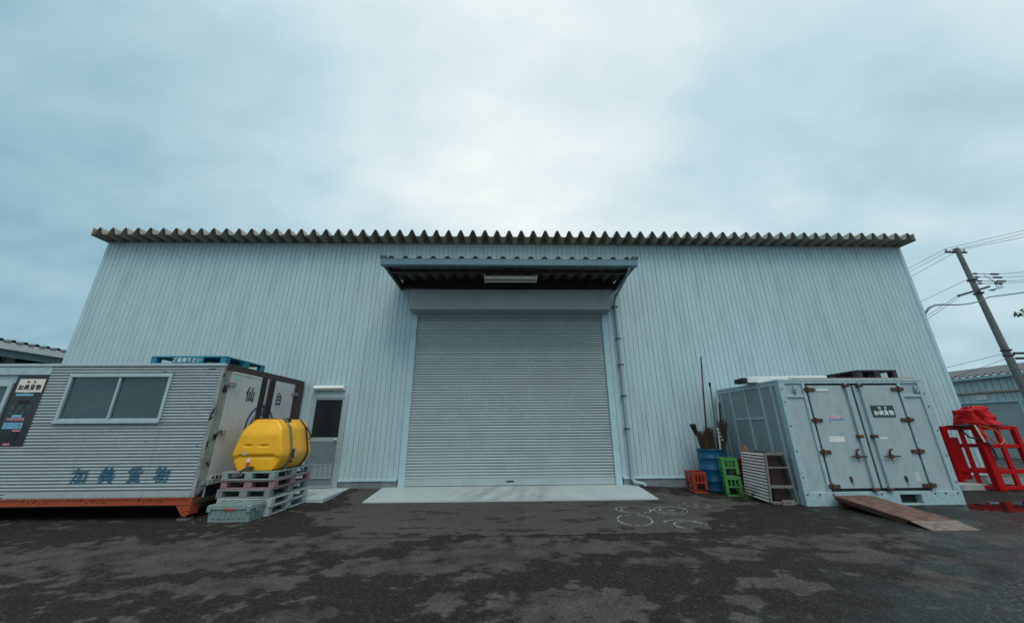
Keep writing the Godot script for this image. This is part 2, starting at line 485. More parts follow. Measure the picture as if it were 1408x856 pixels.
func make_ground() -> void:
	var x0 := -10.0; var x1 := 15.0; var z0 := -1.2; var z1 := 7.0
	var w := 2048
	var h := int(w * (z1 - z0) / (x1 - x0))
	var alb := PackedByteArray(); alb.resize(w * h * 3)
	var rou := PackedByteArray(); rou.resize(w * h)
	var hgt := PackedByteArray(); hgt.resize(w * h)
	var nb := noise(101, 0.55, 5)
	var nm := noise(102, 2.2, 5)
	var nf := noise(103, 14.0, 2)
	var nk := noise(104, 5.0, 5)
	var ap := PackedVector2Array()
	for p in APRON: ap.append(Vector2(p[0], p[1]))
	# coarse signed distance to the paved apron
	var gw := 251; var gh := 83
	var sd := PackedFloat32Array(); sd.resize(gw * gh)
	for j in gh:
		for i in gw:
			var q := Vector2(x0 + 0.1 * i, z0 + 0.1 * j)
			var dm := 9.0
			for k in ap.size():
				dm = minf(dm, q.distance_to(Geometry2D.get_closest_point_to_segment(q, ap[k], ap[(k + 1) % ap.size()])))
			sd[j * gw + i] = dm if Geometry2D.is_point_in_polygon(q, ap) else -dm
	var r := RandomNumberGenerator.new()
	r.seed = 77
	for j in h:
		var z := z0 + (j + 0.5) / h * (z1 - z0)
		for i in w:
			var x := x0 + (i + 0.5) / w * (x1 - x0)
			var a := nb.get_noise_2d(x * 1.1, z * 1.4)
			var b := nm.get_noise_2d(x * 1.1, z * 1.25)
			var c := nf.get_noise_2d(x, z)
			var g := r.randf()
			var fx := (x - x0) * 10.0; var fz := (z - z0) * 10.0
			var ix := mini(int(fx), gw - 2); var iz := mini(int(fz), gh - 2)
			var ux := fx - ix; var uz := fz - iz
			var s := lerpf(lerpf(sd[iz * gw + ix], sd[iz * gw + ix + 1], ux), lerpf(sd[(iz + 1) * gw + ix], sd[(iz + 1) * gw + ix + 1], ux), uz)
			s += b * 0.22 + nk.get_noise_2d(x, z * 1.5) * 0.1 + c * 0.02
			var apron := smoothstep(-0.02, 0.03, s)
			# pale dry patches
			var f := -1.0
			for e in LIGHT_PATCH:
				var dx: float = (x - e[0]) / e[2]
				if absf(dx) > 1.6: continue
				var dz: float = (z - e[1]) / e[3]
				f = maxf(f, 1.0 - sqrt(dx * dx + dz * dz))
			f = maxf(f + 0.1, -0.45)
			var patch := smoothstep(-0.12, 0.20, f + b * 0.8 + a * 0.5 + nk.get_noise_2d(x * .9, z * 1.1) * 0.62 + c * 0.06)
			patch *= (1.0 - apron) * clampf(0.78 + 0.6 * a + 0.5 * b, 0.25, 1.0)
			# wet film to the right and bottom right
			var near_rack := smoothstep(1.4, 2.2, z)
			var wet := smoothstep(0.0, 0.5, (x - 3.6) * 0.28 + (z - 4.9) * 0.45 + a * 0.55 + b * 0.2)
			wet = maxf(wet, 0.6 * smoothstep(0.1, 0.5, (x - 4.9) * 0.6 + a * 0.6)) * near_rack
			# dark damp strip at the foot of the walls
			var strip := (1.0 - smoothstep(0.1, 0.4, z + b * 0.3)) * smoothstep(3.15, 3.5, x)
			# standing water
			var px := (x - 10.1) / 2.2; var pz := (z - 2.62) / 0.60
			var pool := smoothstep(0.0, 0.12, 1.0 - sqrt(px * px + pz * pz) + b * 0.14)
			var v := 0.0170 + 0.005 * b + 0.004 * c
			var warm := 1.17
			v += pow(g, 14.0) * 0.07 * (1.0 - apron) * (1.0 - patch)
			var ro := 0.88
			v = lerpf(v, 0.074 + 0.022 * b + 0.008 * c, patch)
			warm = lerpf(warm, 1.09, patch)
			v = lerpf(v, 0.079 + 0.012 * a + 0.010 * b + 0.005 * c, apron)
			warm = lerpf(warm, 1.09, apron)
			# stains on the apron
			var stain := smoothstep(0.30, 0.40, nb.get_noise_2d(x * 2.3 + 40.0, z * 4.0 + 9.0) + 0.3 * b) * apron
			v = lerpf(v, 0.026, stain * 0.8)
			# joint in the paving
			var jz := 3.84 + 0.06 * a + 0.03 * b
			if x > -2.3 and x < 2.8:
				v *= 1.0 - 0.65 * (1.0 - smoothstep(0.012, 0.03, absf(z - jz)))
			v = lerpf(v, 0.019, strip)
			ro = lerpf(ro, 0.95, maxf(patch, apron))
			var film := wet * (1.0 - 0.75 * patch) * (1.0 - apron)
			v = lerpf(v, v * 0.75, film)
			ro = lerpf(ro, 0.26, film)
			v = lerpf(v, 0.014, pool)
			ro = lerpf(ro, 0.03, pool)
			v = maxf(v, 0.008) * 1.65
			var o := (j * w + i)
			var cr := Color(v * warm, v, v * (2.02 - warm)).linear_to_srgb()
			alb[o * 3] = int(cr.r * 255); alb[o * 3 + 1] = int(cr.g * 255); alb[o * 3 + 2] = int(cr.b * 255)
			rou[o] = int(ro * 255)
			var rough_amp := lerpf(lerpf(1.0, 0.35, maxf(patch, apron)), 0.45, film)
			hgt[o] = int(clampf(0.5 + (g - 0.5) * 0.16 * rough_amp * (1.0 - pool) + c * 0.18 * (1.0 - pool), 0, 1) * 255)
	var m := StandardMaterial3D.new()
	m.albedo_texture = ImageTexture.create_from_image(Image.create_from_data(w, h, false, Image.FORMAT_RGB8, alb))
	m.roughness = 1.0
	m.roughness_texture = ImageTexture.create_from_image(Image.create_from_data(w, h, false, Image.FORMAT_L8, rou))
	m.roughness_texture_channel = BaseMaterial3D.TEXTURE_CHANNEL_RED
	var hi := Image.create_from_data(w, h, false, Image.FORMAT_L8, hgt)
	hi.convert(Image.FORMAT_RGBA8)
	hi.bump_map_to_normal_map(3.0)
	m.normal_enabled = true
	m.normal_texture = ImageTexture.create_from_image(hi)
	m.normal_scale = 0.7
	m.metallic_specular = 0.36
	m.detail_enabled = true
	m.detail_uv_layer = BaseMaterial3D.DETAIL_UV_2
	m.detail_blend_mode = BaseMaterial3D.BLEND_MODE_MUL
	var cell := FastNoiseLite.new()
	cell.noise_type = FastNoiseLite.TYPE_CELLULAR
	cell.cellular_return_type = FastNoiseLite.RETURN_CELL_VALUE
	cell.frequency = 0.16
	cell.fractal_type = FastNoiseLite.FRACTAL_NONE
	var ci := cell.get_seamless_image(1024, 1024)
	ci.convert(Image.FORMAT_L8)
	var cd := ci.get_data()
	for i in cd.size():
		var q: float = cd[i] / 255.0
		cd[i] = int(150 + 50 * q + 55 * pow(q, 8.0))
	m.detail_albedo = ImageTexture.create_from_image(Image.create_from_data(1024, 1024, false, Image.FORMAT_L8, cd))
	var far := mat(1, 1, 1, .65, "asphalt_far", Vector3.ONE * .25, "grain", .5)
	var st := sb()
	st.set_smooth_group(1)
	var nx := 100; var nz := 33
	for i in nx:
		for j in nz:
			var q := []
			for k in [[0, 0], [1, 0], [1, 1], [0, 1]]:
				var u: float = float(i + k[0]) / nx
				var t: float = float(j + k[1]) / nz
				var gx := lerpf(x0, x1, u); var gz := lerpf(z0, z1, t)
				q.append([Vector3(gx, ground_y(gx, gz), gz), Vector2(u, t)])
			for k in [0, 1, 2, 0, 2, 3]:
				st.set_uv(q[k][1])
				st.set_uv2(Vector2(q[k][0].x, q[k][0].z) / 1.4)
				st.set_normal(Vector3.UP)
				st.add_vertex(q[k][0])
	st.generate_normals()
	st.generate_tangents()
	var mesh := st.commit()
	var s2 := sb()
	s2.set_smooth_group(1)
	var e := 400.0
	var rects := [[-e, x0, -e, e], [x1, e, -e, e], [x0, x1, -e, z0], [x0, x1, z1, e]]
	for rc in rects:
		var q2 := []
		for k in [[0, 2], [1, 2], [1, 3], [0, 3]]:
			q2.append(Vector3(rc[k[0]], GY, rc[k[1]]))
		quad(s2, q2[0], q2[1], q2[2], q2[3], Vector3.UP)
	s2.generate_normals()
	s2.commit(mesh)
	var o := MeshInstance3D.new()
	o.name = "ground"
	o.mesh = mesh
	mesh.surface_set_material(0, m)
	mesh.surface_set_material(1, far)
	o.set_meta("kind", "structure")
	add_child(o)

# ------------------------------------------------------------------ the warehouse
const RIB := 0.128
const WL := -11.26
const WR := 11.95
const WT := 6.47

func rib(st: SurfaceTool, x: float, y0: float, y1: float, first: bool) -> void:
	var g := 0.0065 if first else 0.005
	var d := 0.020 if first else 0.015
	var pr := [Vector3(x, y0, -d), Vector3(x + g, y0, -d), Vector3(x + g + 0.003, y0, 0), Vector3(x + RIB - 0.004, y0, 0), Vector3(x + RIB, y0, -d)]
	sweep(st, pr, Vector3(0, y1 - y0, 0), Vector3(0, 0, 1))

func make_warehouse() -> void:
	var t := thing("warehouse", "long pale blue-grey metal-clad warehouse with corrugated roof edge and closed roller shutter", "warehouse", Vector3(0, 0, 0))
	# siding panels of three ribs
	var walls := tones(M.wall, [1.0, .987, 1.009, .993, 1.004])
	var roofs := tones(M.roofsheet, [1.0, .90, 1.08, .95, .84, 1.04])
	var slats := tones(M.shutter, [1.0, .975, 1.015, .96, 1.0])
	var cache := {}
	for p in range(-23, 38):
		var i0 := p * 3
		var ys := []
		for k in 3:
			var x := -2.5 + RIB * (i0 + k)
			var y0 := 0.2
			if x > -2.52 and x < 2.86: y0 = 4.25
			elif x > -4.82 and x < -3.95: y0 = 2.18
			if x < WL or x > WR - 0.05: y0 = 99.0
			ys.append(y0)
		var key := str(ys)
		if not cache.has(key):
			var st := sb()
			for k in 3:
				if ys[k] < 90.0:
					rib(st, RIB * k, ys[k], WT, k == 0)
			cache[key] = mesh_of(st)
		var o := put("siding_panel", cache[key], walls[(p * 7 + p * p * 3 + 900) % 5], t)
		o.position = Vector3(-2.5 + RIB * i0, 0, 0)
	var st := sb()
	for sx in [WL - 0.02, WR - 0.07]:
		bb(st, sx, sx + 0.10, 0.2, WT, -0.08, 0.012, 0.004)
	objs("corner_trim", st, M.trim, t)
	# walls behind, roof, closure
	st = sb()
	bb(st, WL, WL + 0.06, -0.1, WT, -18, -0.09, 0.0)
	bb(st, WR - 0.06, WR, -0.1, WT, -18, -0.09, 0.0)
	bb(st, WL, WR, -0.1, WT, -18.08, -18.002, 0.0)
	objs("side_wall", st, M.wall, t)
	st = sb()
	bb(st, WL + .07, -4.81, 0.0, WT, -0.16, -0.06, 0.0)
	bb(st, -3.9, -2.5, 0.0, WT, -0.16, -0.06, 0.0)
	bb(st, -4.81, -3.9, 2.2, WT, -0.16, -0.06, 0.0)
	bb(st, -2.5, 2.88, 4.3, WT, -0.16, -0.06, 0.0)
	bb(st, 2.88, WR - .07, 0.0, WT, -0.16, -0.06, 0.0)
	objs("inner_lining", st, M.dark, t)
	st = sb()
	bb(st, WL, WR, WT, WT + 0.2, -0.12, -0.03, 0.0)
	obj("eave_closure", st, mat(.27, .26, .22, .7), t)
	# roof of folded sheets, one per wave
	var n := 68
	var pw := (WR - WL + 0.02) / n
	st = sb()
	var pr := []
	for q in [[0, 0], [.03, 0], [.06, .02], [.125, .18], [.145, .205], [.18, .205], [.20, .18], [.265, .02], [.295, 0], [pw + .0005, 0]]:
		pr.append(Vector3(q[0], q[1], 0))
	var back := Vector3(0, 0.55, -18.6)
	var dn := Vector3(0, -0.007, 0)
	for i in pr.size() - 1:
		quad(st, pr[i], pr[i + 1], pr[i + 1] + back, pr[i] + back, Vector3.UP)
		quad(st, pr[i] + dn, pr[i + 1] + dn, pr[i + 1] + back + dn, pr[i] + back + dn, Vector3.DOWN)
		quad(st, pr[i], pr[i + 1], pr[i + 1] + dn, pr[i] + dn, Vector3(0, 0, 1))
	var wave := mesh_of(st)
	for i in n:
		var o := put("roof_sheet", wave, roofs[(i * 5 + i * i) % 6], t)
		o.position = Vector3(WL - 0.01 + pw * i, 6.465 + 0.001 * sin(i * 2.3), 0.46 + 0.006 * sin(i * 5.1))
	st = sb()
	for sx in [WL - 0.035, WR + 0.0]:
		beam(st, Vector3(sx + .012, 6.54, 0.46), Vector3(sx + .012, 7.09, -18.1), 0.024, 0.23)
	objs("verge_cap", st, M.roofsheet, t)
	# base flashing and foundation
	st = sb()
	for s in [[WL, -4.81], [-3.9, -2.52], [2.9, WR]]:
		bb(st, s[0], s[1], 0.165, 0.205, -0.02, 0.035, 0.003)
	objs("base_flashing", st, M.trim, t)
	st = sb()
	for s in [[WL + .02, -4.81], [-3.9, -2.52], [2.9, WR - .02]]:
		bb(st, s[0], s[1], -0.4, 0.164, -0.2, 0.012, 0.004)
	objs("foundation", st, M.foundation, t)
	# roller shutter
	st = sb()
	bb(st, -2.34, 2.72, 0.05, 0.2, -0.055, -0.02, 0.006)
	bb(st, -2.34, 2.72, 0.05, 0.075, -0.06, -0.005, 0.003)
	var sh := obj("roller_shutter", st, M.shutter, t)
	st = sb()
	var sp := []
	for q in [[0.0, -.04], [.002, -.011], [.018, .0], [.038, .0], [.058, -.008], [.060, -.04], [.0672, -.04]]:
		sp.append(Vector3(0, q[0], q[1]))
	st.set_smooth_group(1)
	for i in sp.size() - 1:
		if i >= 4: st.set_smooth_group(-1)
		quad(st, sp[i], sp[i + 1], sp[i + 1] + Vector3(5.06, 0, 0), sp[i] + Vector3(5.06, 0, 0), Vector3(0, 0, 1))
	var slat := mesh_of(st)
	for i in 64:
		var o := put("slat", slat, slats[(i * 3 + i * i) % 5], sh)
		o.position = Vector3(-2.34, 0.2 + 0.0672 * i, -0.022 + 0.0015 * sin(i * 1.7))
		o.rotation.x = 0.03 * sin(i * 2.9)
	st = sb()
	for s in [[-2.49, -2.33], [2.71, 2.87]]:
		bb(st, s[0], s[1], 0.03, 4.34, -0.09, 0.03, 0.006)
	objs("guide_rail", st, M.trim, sh)
	st = sb()
	bb(st, .08, .26, .115, .15, -.03, -.012, 0.004)
	obj("handle", st, M.rubber, sh)
	# shutter box
	st = sb()
	bb(st, -2.475, 2.865, 4.315, 4.88, 0.0, 0.44, 0.006)
	bb(st, -1.17, -1.165, 4.32, 4.875, 0.44, 0.4425, 0.0)
	bb(st, 1.12, 1.125, 4.32, 4.875, 0.44, 0.4425, 0.0)
	obj("shutter_box", st, M.box, t)
	# canopy
	st = sb()
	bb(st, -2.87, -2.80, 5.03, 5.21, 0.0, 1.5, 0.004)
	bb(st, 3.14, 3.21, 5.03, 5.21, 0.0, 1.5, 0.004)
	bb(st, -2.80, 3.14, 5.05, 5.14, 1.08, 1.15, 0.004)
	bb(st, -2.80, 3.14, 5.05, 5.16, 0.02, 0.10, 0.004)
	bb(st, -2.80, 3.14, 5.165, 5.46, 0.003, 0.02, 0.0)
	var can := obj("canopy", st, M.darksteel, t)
	st = sb()
	bb(st, -2.90, 3.24, 5.03, 5.045, 1.5, 1.62, 0.002)
	bb(st, -2.90, 3.24, 5.03, 5.19, 1.61, 1.625, 0.004)
	bb(st, -2.90, 3.24, 5.03, 5.19, 1.495, 1.505, 0.002)
	bb(st, -2.90, -2.885, 5.03, 5.19, 1.5, 1.62, 0.002)
	bb(st, 3.225, 3.24, 5.03, 5.19, 1.5, 1.62, 0.002)
	bb(st, -2.903, 3.243, 5.18, 5.194, 1.612, 1.63, 0.002)
	obj("gutter", st, M.gutter, can)
	st = sb()
	bb(st, -2.93, -2.78, 5.2, 5.27, 1.3, 1.63, 0.004)
	bb(st, 3.12, 3.27, 5.2, 5.27, 1.3, 1.63, 0.004)
	bb(st, -2.93, -2.88, 5.2, 5.36, 0.0, 1.3, 0.004)
	bb(st, 3.22, 3.27, 5.2, 5.36, 0.0, 1.3, 0.004)
	objs("verge_cap", st, M.darksteel, can)
	st = sb()
	var cp := []
	var cw := 6.0 / 18.0
	for q in [[0, 0], [.05, 0], [.13, .085], [.19, .085], [.27, 0], [cw + .0005, 0]]:
		cp.append(Vector3(q[0], q[1], 0))
	var cb := Vector3(0, 0.10, -1.586)
	for i in cp.size() - 1:
		quad(st, cp[i], cp[i + 1], cp[i + 1] + cb, cp[i] + cb, Vector3.UP)
		quad(st, cp[i] + dn, cp[i + 1] + dn, cp[i + 1] + cb + dn, cp[i] + cb + dn, Vector3.DOWN)
		quad(st, cp[i], cp[i + 1], cp[i + 1] + dn, cp[i] + dn, Vector3(0, 0, 1))
	var cwave := mesh_of(st)
	for i in 18:
		var o := put("roof_sheet", cwave, M.canopysheet, can)
		o.position = Vector3(-2.83 + cw * i, 5.188, 1.60)
	# personnel door
	st = sb()
	bb(st, -4.72, -4.035, 0.045, 1.13, -0.03, 0.006, 0.003)
	var door := obj("door", st, M.doorleaf, t)
	st = sb()
	bb(st, -4.81, -4.73, 0.03, 2.19, -0.09, 0.03, 0.004)
	bb(st, -3.985, -3.905, 0.03, 2.19, -0.09, 0.03, 0.004)
	bb(st, -4.73, -3.985, 2.09, 2.19, -0.09, 0.03, 0.004)
	bb(st, -4.73, -4.70, 1.132, 2.088, -0.03, 0.012, 0.003)
	bb(st, -4.04, -3.987, 0.045, 2.088, -0.03, 0.012, 0.003)
	bb(st, -4.70, -4.04, 1.06, 1.155, 0.0, 0.014, 0.003)
	bb(st, -4.70, -4.04, 2.05, 2.088, -0.03, 0.012, 0.003)
	bb(st, -4.70, -4.04, 0.045, 0.075, 0.0, 0.014, 0.003)
	obj("frame", st, M.alu, door)
	st = sb()
	bb(st, -4.70, -4.04, 1.157, 2.048, -0.016, -0.010, 0.0)
	obj("pane", st, M.glassdark, door)
	st = sb()
	bb(st, -4.61, -4.10, 0.235, 0.255, 0.006, 0.026, 0.003)
	bb(st, -4.61, -4.10, 0.53, 0.55, 0.006, 0.026, 0.003)
	for k in 5:
		var x := -4.605 + k * 0.12
		bb(st, x, x + 0.022, 0.256, 0.529, 0.006, 0.025, 0.003)
	for k in 12:
		var y := 0.27 + k * 0.0215
		beam(st, Vector3(-4.6, y, 0.012), Vector3(-4.11, y, 0.012), 0.018, 0.004, Vector3(0, 1, 0.8))
	obj("louvre", st, M.alu, door)
	st = sb()
	lathe(st, [Vector2(0.001, .075), Vector2(.022, .072), Vector2(.03, .055), Vector2(.024, .035), Vector2(.012, .028), Vector2(.012, .01), Vector2(.034, .006), Vector2(.034, 0)], 16, Vector3(-4.085, 1.1, 0.014), Basis(Vector3(1, 0, 0), PI / 2))
	obj("handle", st, mat(.6, .62, .62, .15, "", Vector3.ONE, "", 0, 1.0), door)
	# screw marks and stains on the right wall
	st = sb()
	for p in [[3.62, 1.55, .10], [3.9, 1.45, .28], [3.64, 1.25, .1], [3.9, 1.2, .05], [3.7, 1.65, .04], [3.75, 1.12, .03]]:
		bb(st, p[0], p[0] + .006, p[1], p[1] + p[2], 0.0, 0.002, 0.0)
	objs("scratch", st, M.darksteel, t)

func make_wall_fittings() -> void:
	# downpipe from the canopy gutter
	var st := sb()
	tube(st, [Vector3(3.05, 5.03, 1.55), Vector3(3.05, 4.97, 1.52), Vector3(3.06, 4.93, 1.4), Vector3(3.1, 4.78, 0.25), Vector3(3.1, 4.72, 0.09), Vector3(3.1, 4.6, 0.07), Vector3(3.1, 0.42, 0.07)], 0.038, -1, 12)
	var t := thing("downpipe", "pale downpipe running from the canopy gutter down the wall right of the shutter", "downpipe", Vector3(3.1, 0, 0.07))
	obj("pipe", st, M.pipe, t)
	st = sb()
	tube(st, [Vector3(3.1, 0.44, 0.07), Vector3(3.1, 0.17, 0.07), Vector3(3.13, 0.11, 0.09), Vector3(3.2, 0.085, 0.12), Vector3(3.30, 0.075, 0.15), Vector3(3.35, 0.05, 0.17), Vector3(3.36, 0.02, 0.18)], 0.046, -1, 12)
	obj("elbow", st, M.pipe, t)
	st = sb()
	for y in [4.5, 3.6, 2.9, 2.1, 1.3]:
		bb(st, 3.03, 3.17, y, y + 0.025, 0.0, 0.12, 0.003)
	objs("bracket", st, M.darksteel, t)
	# strip light under the canopy
	t = thing("strip_light", "unlit white twin tube strip light hung under the dark canopy", "lamp", Vector3(0.19, 4.93, 1.0))
	st = sb()
	bb(st, -0.47, 0.85, 4.95, 4.99, 0.93, 1.07, 0.006)
	obj("housing", st, M.lampwhite, t)
	for z in [0.87, 1.13]:
		st = sb()
		tube(st, [Vector3(-0.46, 4.935, z), Vector3(0.84, 4.935, z)], 0.032, -1, 12)
		obj("tube", st, M.lampwhite, t)
	st = sb()
	for x in [-0.46, 0.84]:
		bb(st, x - .012, x + .012, 4.9, 4.975, .83, 1.17, 0.003)
	objs("tube_holder", st, M.lampwhite, t)
	# lamp over the personnel door
	t = thing("door_lamp", "long rounded white wall lamp above the grey personnel door", "lamp", Vector3(-4.4, 2.33, 0))
	st = sb()
	var pr := []
	for k in 9:
		var a := -PI / 2 + PI * k / 8.0
		pr.append(Vector3(-4.77, 2.335 + 0.062 * sin(a), 0.03 + 0.11 * cos(a)))
	st.set_smooth_group(1)
	sweep(st, pr, Vector3(0.75, 0, 0), Vector3(0, 0, 1))
	st.set_smooth_group(-1)
	for x in [-4.77, -4.02]:
		for k in 8:
			tri(st, Vector3(x, 2.335, 0.03), Vector3(x, pr[k].y, pr[k].z), Vector3(x, pr[k + 1].y, pr[k + 1].z), Vector3(signf(x + 4.4), 0, 0))
	obj("lamp_shade", st, M.lampwhite, t)
	st = sb()
	bb(st, -4.79, -4.0, 2.262, 2.408, 0.0, 0.032, 0.004)
	obj("back_plate", st, M.trim, t)

func make_paving() -> void:
	# concrete apron in front of the shutter, sloping to the yard
	var st := sb()
	var ya := 0.046; var yb := -0.052
	var nx := 24
	st.set_smooth_group(1)
	for i in nx:
		var a := lerpf(-2.83, 3.2, float(i) / nx); var b := lerpf(-2.83, 3.2, float(i + 1) / nx)
		for q in [[a, 0], [b, 0], [b, 1], [a, 0], [b, 1], [a, 1]]:
			st.set_uv(Vector2((q[0] + 2.83) / 6.03, 0.99 * q[1]))
			st.add_vertex(Vector3(q[0], yb if q[1] == 1 else ya, 1.27 if q[1] == 1 else -0.12))
	st.set_uv(Vector2(.05, .5))
	st.set_smooth_group(-1)
	quad(st, Vector3(-2.83, yb, 1.27), Vector3(3.2, yb, 1.27), Vector3(3.2, -0.3, 1.28), Vector3(-2.83, -0.3, 1.28), Vector3(0, 0, 1))
	for x in [-2.83, 3.2]:
		quad(st, Vector3(x, ya, -0.12), Vector3(x, yb, 1.27), Vector3(x, -0.3, 1.27), Vector3(x, -0.3, -0.12), Vector3(signf(x), 0, 0))
	# rain-washed concrete with darker wheel streaks fanning out from the door
	var w := 1024; var h := 256
	var im := Image.create_empty(w, h, false, Image.FORMAT_RGB8)
	var na := noise(401, 2.2, 4); var nb := noise(402, 9.0, 3); var nc := noise(403, 1.1, 3)
	for j in h:
		for i in w:
			var x := -2.83 + 6.03 * i / w; var z := -0.12 + 1.39 * j / h
			var fan := (x - 0.2) / (1.0 + 0.25 * z) + 0.25 * z
			var k := na.get_noise_2d(fan * 1.5, z * 0.35) + 0.5 * nb.get_noise_2d(fan * 1.2, z * 0.6)
			var mid := exp(-pow((x + 0.1 - 0.2 * z) / 1.25, 4))
			var v := 0.45 + 0.05 * nc.get_noise_2d(x, z) + 0.03 * nb.get_noise_2d(x * 2.0, z * 2.0)
			v *= 1.0 - mid * (0.15 + 0.28 * k)
			if z > 1.2: v *= 0.93
			im.set_pixel(i, j, Color(v * .87, v, v * 1.01).linear_to_srgb())
	var ms: StandardMaterial3D = M.slab
	ms.uv1_triplanar = false
	ms.uv1_scale = Vector3.ONE
	ms.normal_enabled = false
	ms.albedo_color = Color.WHITE
	ms.albedo_texture = ImageTexture.create_from_image(im)
	struct("concrete_apron", st, M.slab)
	st = sb()
	bb(st, -5.0, -3.60, -0.15, 0.035, 0.015, 1.32, 0.012)
	struct("concrete_step", st, M.step)
	st = sb()
	bb(st, 10.15, 10.98, -0.2, 0.1, 0.12, 0.86, 0.015)
	struct("kerb_block", st, M.kerb)
	st = sb()
	bb(st, 10.99, 21.9, -0.2, GY + 0.03, -0.9, 0.75, 0.01)
	struct("pavement_strip", st, mat(.13, .135, .135, .85, "concrete", Vector3.ONE * .6, "grain", .4))

func chalk(cx: float, cz: float, rx: float, rz: float, turn: float, gaps: float, seed_: int, label: String) -> void:
	var r := RandomNumberGenerator.new()
	r.seed = seed_
	var st := sb()
	var n := 90
	var nn := noise(seed_, 0.9, 3)
	for k in n:
		var w0 := nn.get_noise_2d(k * 0.22, 0.0)
		if gaps > 0.0 and k > gaps: continue
		w0 = w0 * 0.0
		var q := []
		for e in [[k, -1], [k + 1, -1], [k + 1, 1], [k, 1]]:
			var a: float = TAU * e[0] / n
			var wob := 1.0 + 0.05 * nn.get_noise_2d(e[0] % n, 7.0)
			var wd: float = maxf(0.003, 0.009 + 0.020 * nn.get_noise_2d(e[0] * 0.22, 30.0)) * e[1]
			var p := Vector2(cos(a) * (rx * wob + wd), sin(a) * (rz * wob + wd)).rotated(turn)
			q.append(Vector3(cx + p.x, ground_y(cx + p.x, cz + p.y) + 0.005, cz + p.y))
		quad(st, q[0], q[1], q[2], q[3], Vector3.UP)
	tag(obj(numbered("chalk_circle"), st, M.chalk), label, "chalk marking", "chalk circles on the asphalt")

# ------------------------------------------------------------------ left freight container
var corr_off := 0.0
func corr(st: SurfaceTool, x0: float, x1: float, y0: float, y1: float, z := 2.735) -> void:
	# horizontal ribs; pitch 50 mm on a common grid so that panels line up
	var p := 0.0505
	var pts := []
	var k0 := int(floor(y0 / p)); var k1 := int(ceil(y1 / p))
	for k in range(k0, k1):
		for q in [[0.0, -.002], [.02, -.032], [.33, -.032], [.35, -.002], [.52, .009], [.7, .010], [.88, .004]]:
			var y: float = (k + q[0]) * p
			if y >= y0 and y <= y1:
				pts.append(Vector2(y, q[1]))
	pts.push_front(Vector2(y0, 0.0)); pts.append(Vector2(y1, 0.0))
	for i in pts.size() - 1:
		var a := Vector3(x0, pts[i].x, z + pts[i].y); var b := Vector3(x0, pts[i + 1].x, z + pts[i + 1].y)
		var c := Vector3(x1, b.y, b.z); var d := Vector3(x1, a.y, a.z)
		var out := Vector3(0, -(b.z - a.z), b.y - a.y)
		for v in ([a, c, b, a, d, c] if out.z > 0 else [a, b, c, a, c, d]):
			st.set_uv(Vector2((v.x + 8.1) / 3.1, (2.5 - v.y) / 2.25))
			st.add_vertex(v)

func corrugated_material() -> StandardMaterial3D:
	var w := 1024; var h := 744
	var im := Image.create_empty(w, h, false, Image.FORMAT_RGB8)
	var n1 := noise(201, 0.9, 4); var n2 := noise(202, 7.0, 3)
	for j in h:
		for i in w:
			var x := i * 3.1 / w; var y := j * 2.25 / h
			var v := 1.0 + 0.10 * n1.get_noise_2d(x * 0.6, y * 2.5) + 0.07 * n2.get_noise_2d(x * 0.6, y * 3.0)
			var c := Color(.41 * v, .465 * v, .48 * v)
			var s := n2.get_noise_2d(x * 0.25 + 9.0, y * 6.0)
			if s > 0.44: c = c.lerp(Color(.1, .1, .1), 0.35)
			im.set_pixel(i, j, c.linear_to_srgb())
	var sc := w / 3.1
	var ink := Color(.004, .10, .175).linear_to_srgb()
	var ng := noise(203, 0.08, 2)
	var keys := ["ka", "mi", "ka2", "butsu"]
	var xs := [-7.10, -6.665, -6.215, -5.775]
	for k in 4:
		for line in GLYPH[keys[k]]:
			for q in line.size() - 1:
				var a := Vector2((xs[k] + 8.1 + line[q][0] * .235) * sc, (2.5 - .752 + line[q][1] * .225) * sc)
				var b := Vector2((xs[k] + 8.1 + line[q + 1][0] * .235) * sc, (2.5 - .752 + line[q + 1][1] * .225) * sc)
				var wt := 0.0235 * sc
				for yy in range(int(minf(a.y, b.y) - 8), int(maxf(a.y, b.y) + 9)):
					for xx in range(int(minf(a.x, b.x) - 8), int(maxf(a.x, b.x) + 9)):
						var pt := Vector2(xx, yy)
						if pt.distance_to(Geometry2D.get_closest_point_to_segment(pt, a, b)) < wt and ng.get_noise_2d(xx, yy * 3) > -0.42:
							im.set_pixel(xx, yy, ink)
	# holes and scrapes in the sheet
	for s in [[-5.205, 1.09, 4, 4], [-6.03, .335, 10, 4], [-5.14, .42, 4, 3], [-5.42, 2.38, 9, 3], [-5.3, 2.4, 12, 3], [-5.24, 2.40, 8, 4], [-6.6, 1.2, 2, 2], [-7.5, 1.1, 3, 2], [-6.1, 2.35, 14, 2]]:
		for yy in range(-6, 7):
			for xx in range(-16, 17):
				var e := pow(xx / float(s[2]), 2) + pow(yy / float(s[3]), 2) + ng.get_noise_2d(xx * 3, yy * 5)
				if e < 1.0:
					im.set_pixel(clampi(int((s[0] + 8.1) * sc) + xx, 0, w - 1), clampi(int((2.5 - s[1]) * sc) + yy, 0, h - 1), Color(.06, .05, .05))
	var m := StandardMaterial3D.new()
	m.albedo_texture = ImageTexture.create_from_image(im)
	m.roughness = 0.4
	m.metallic = 0.2
	return m

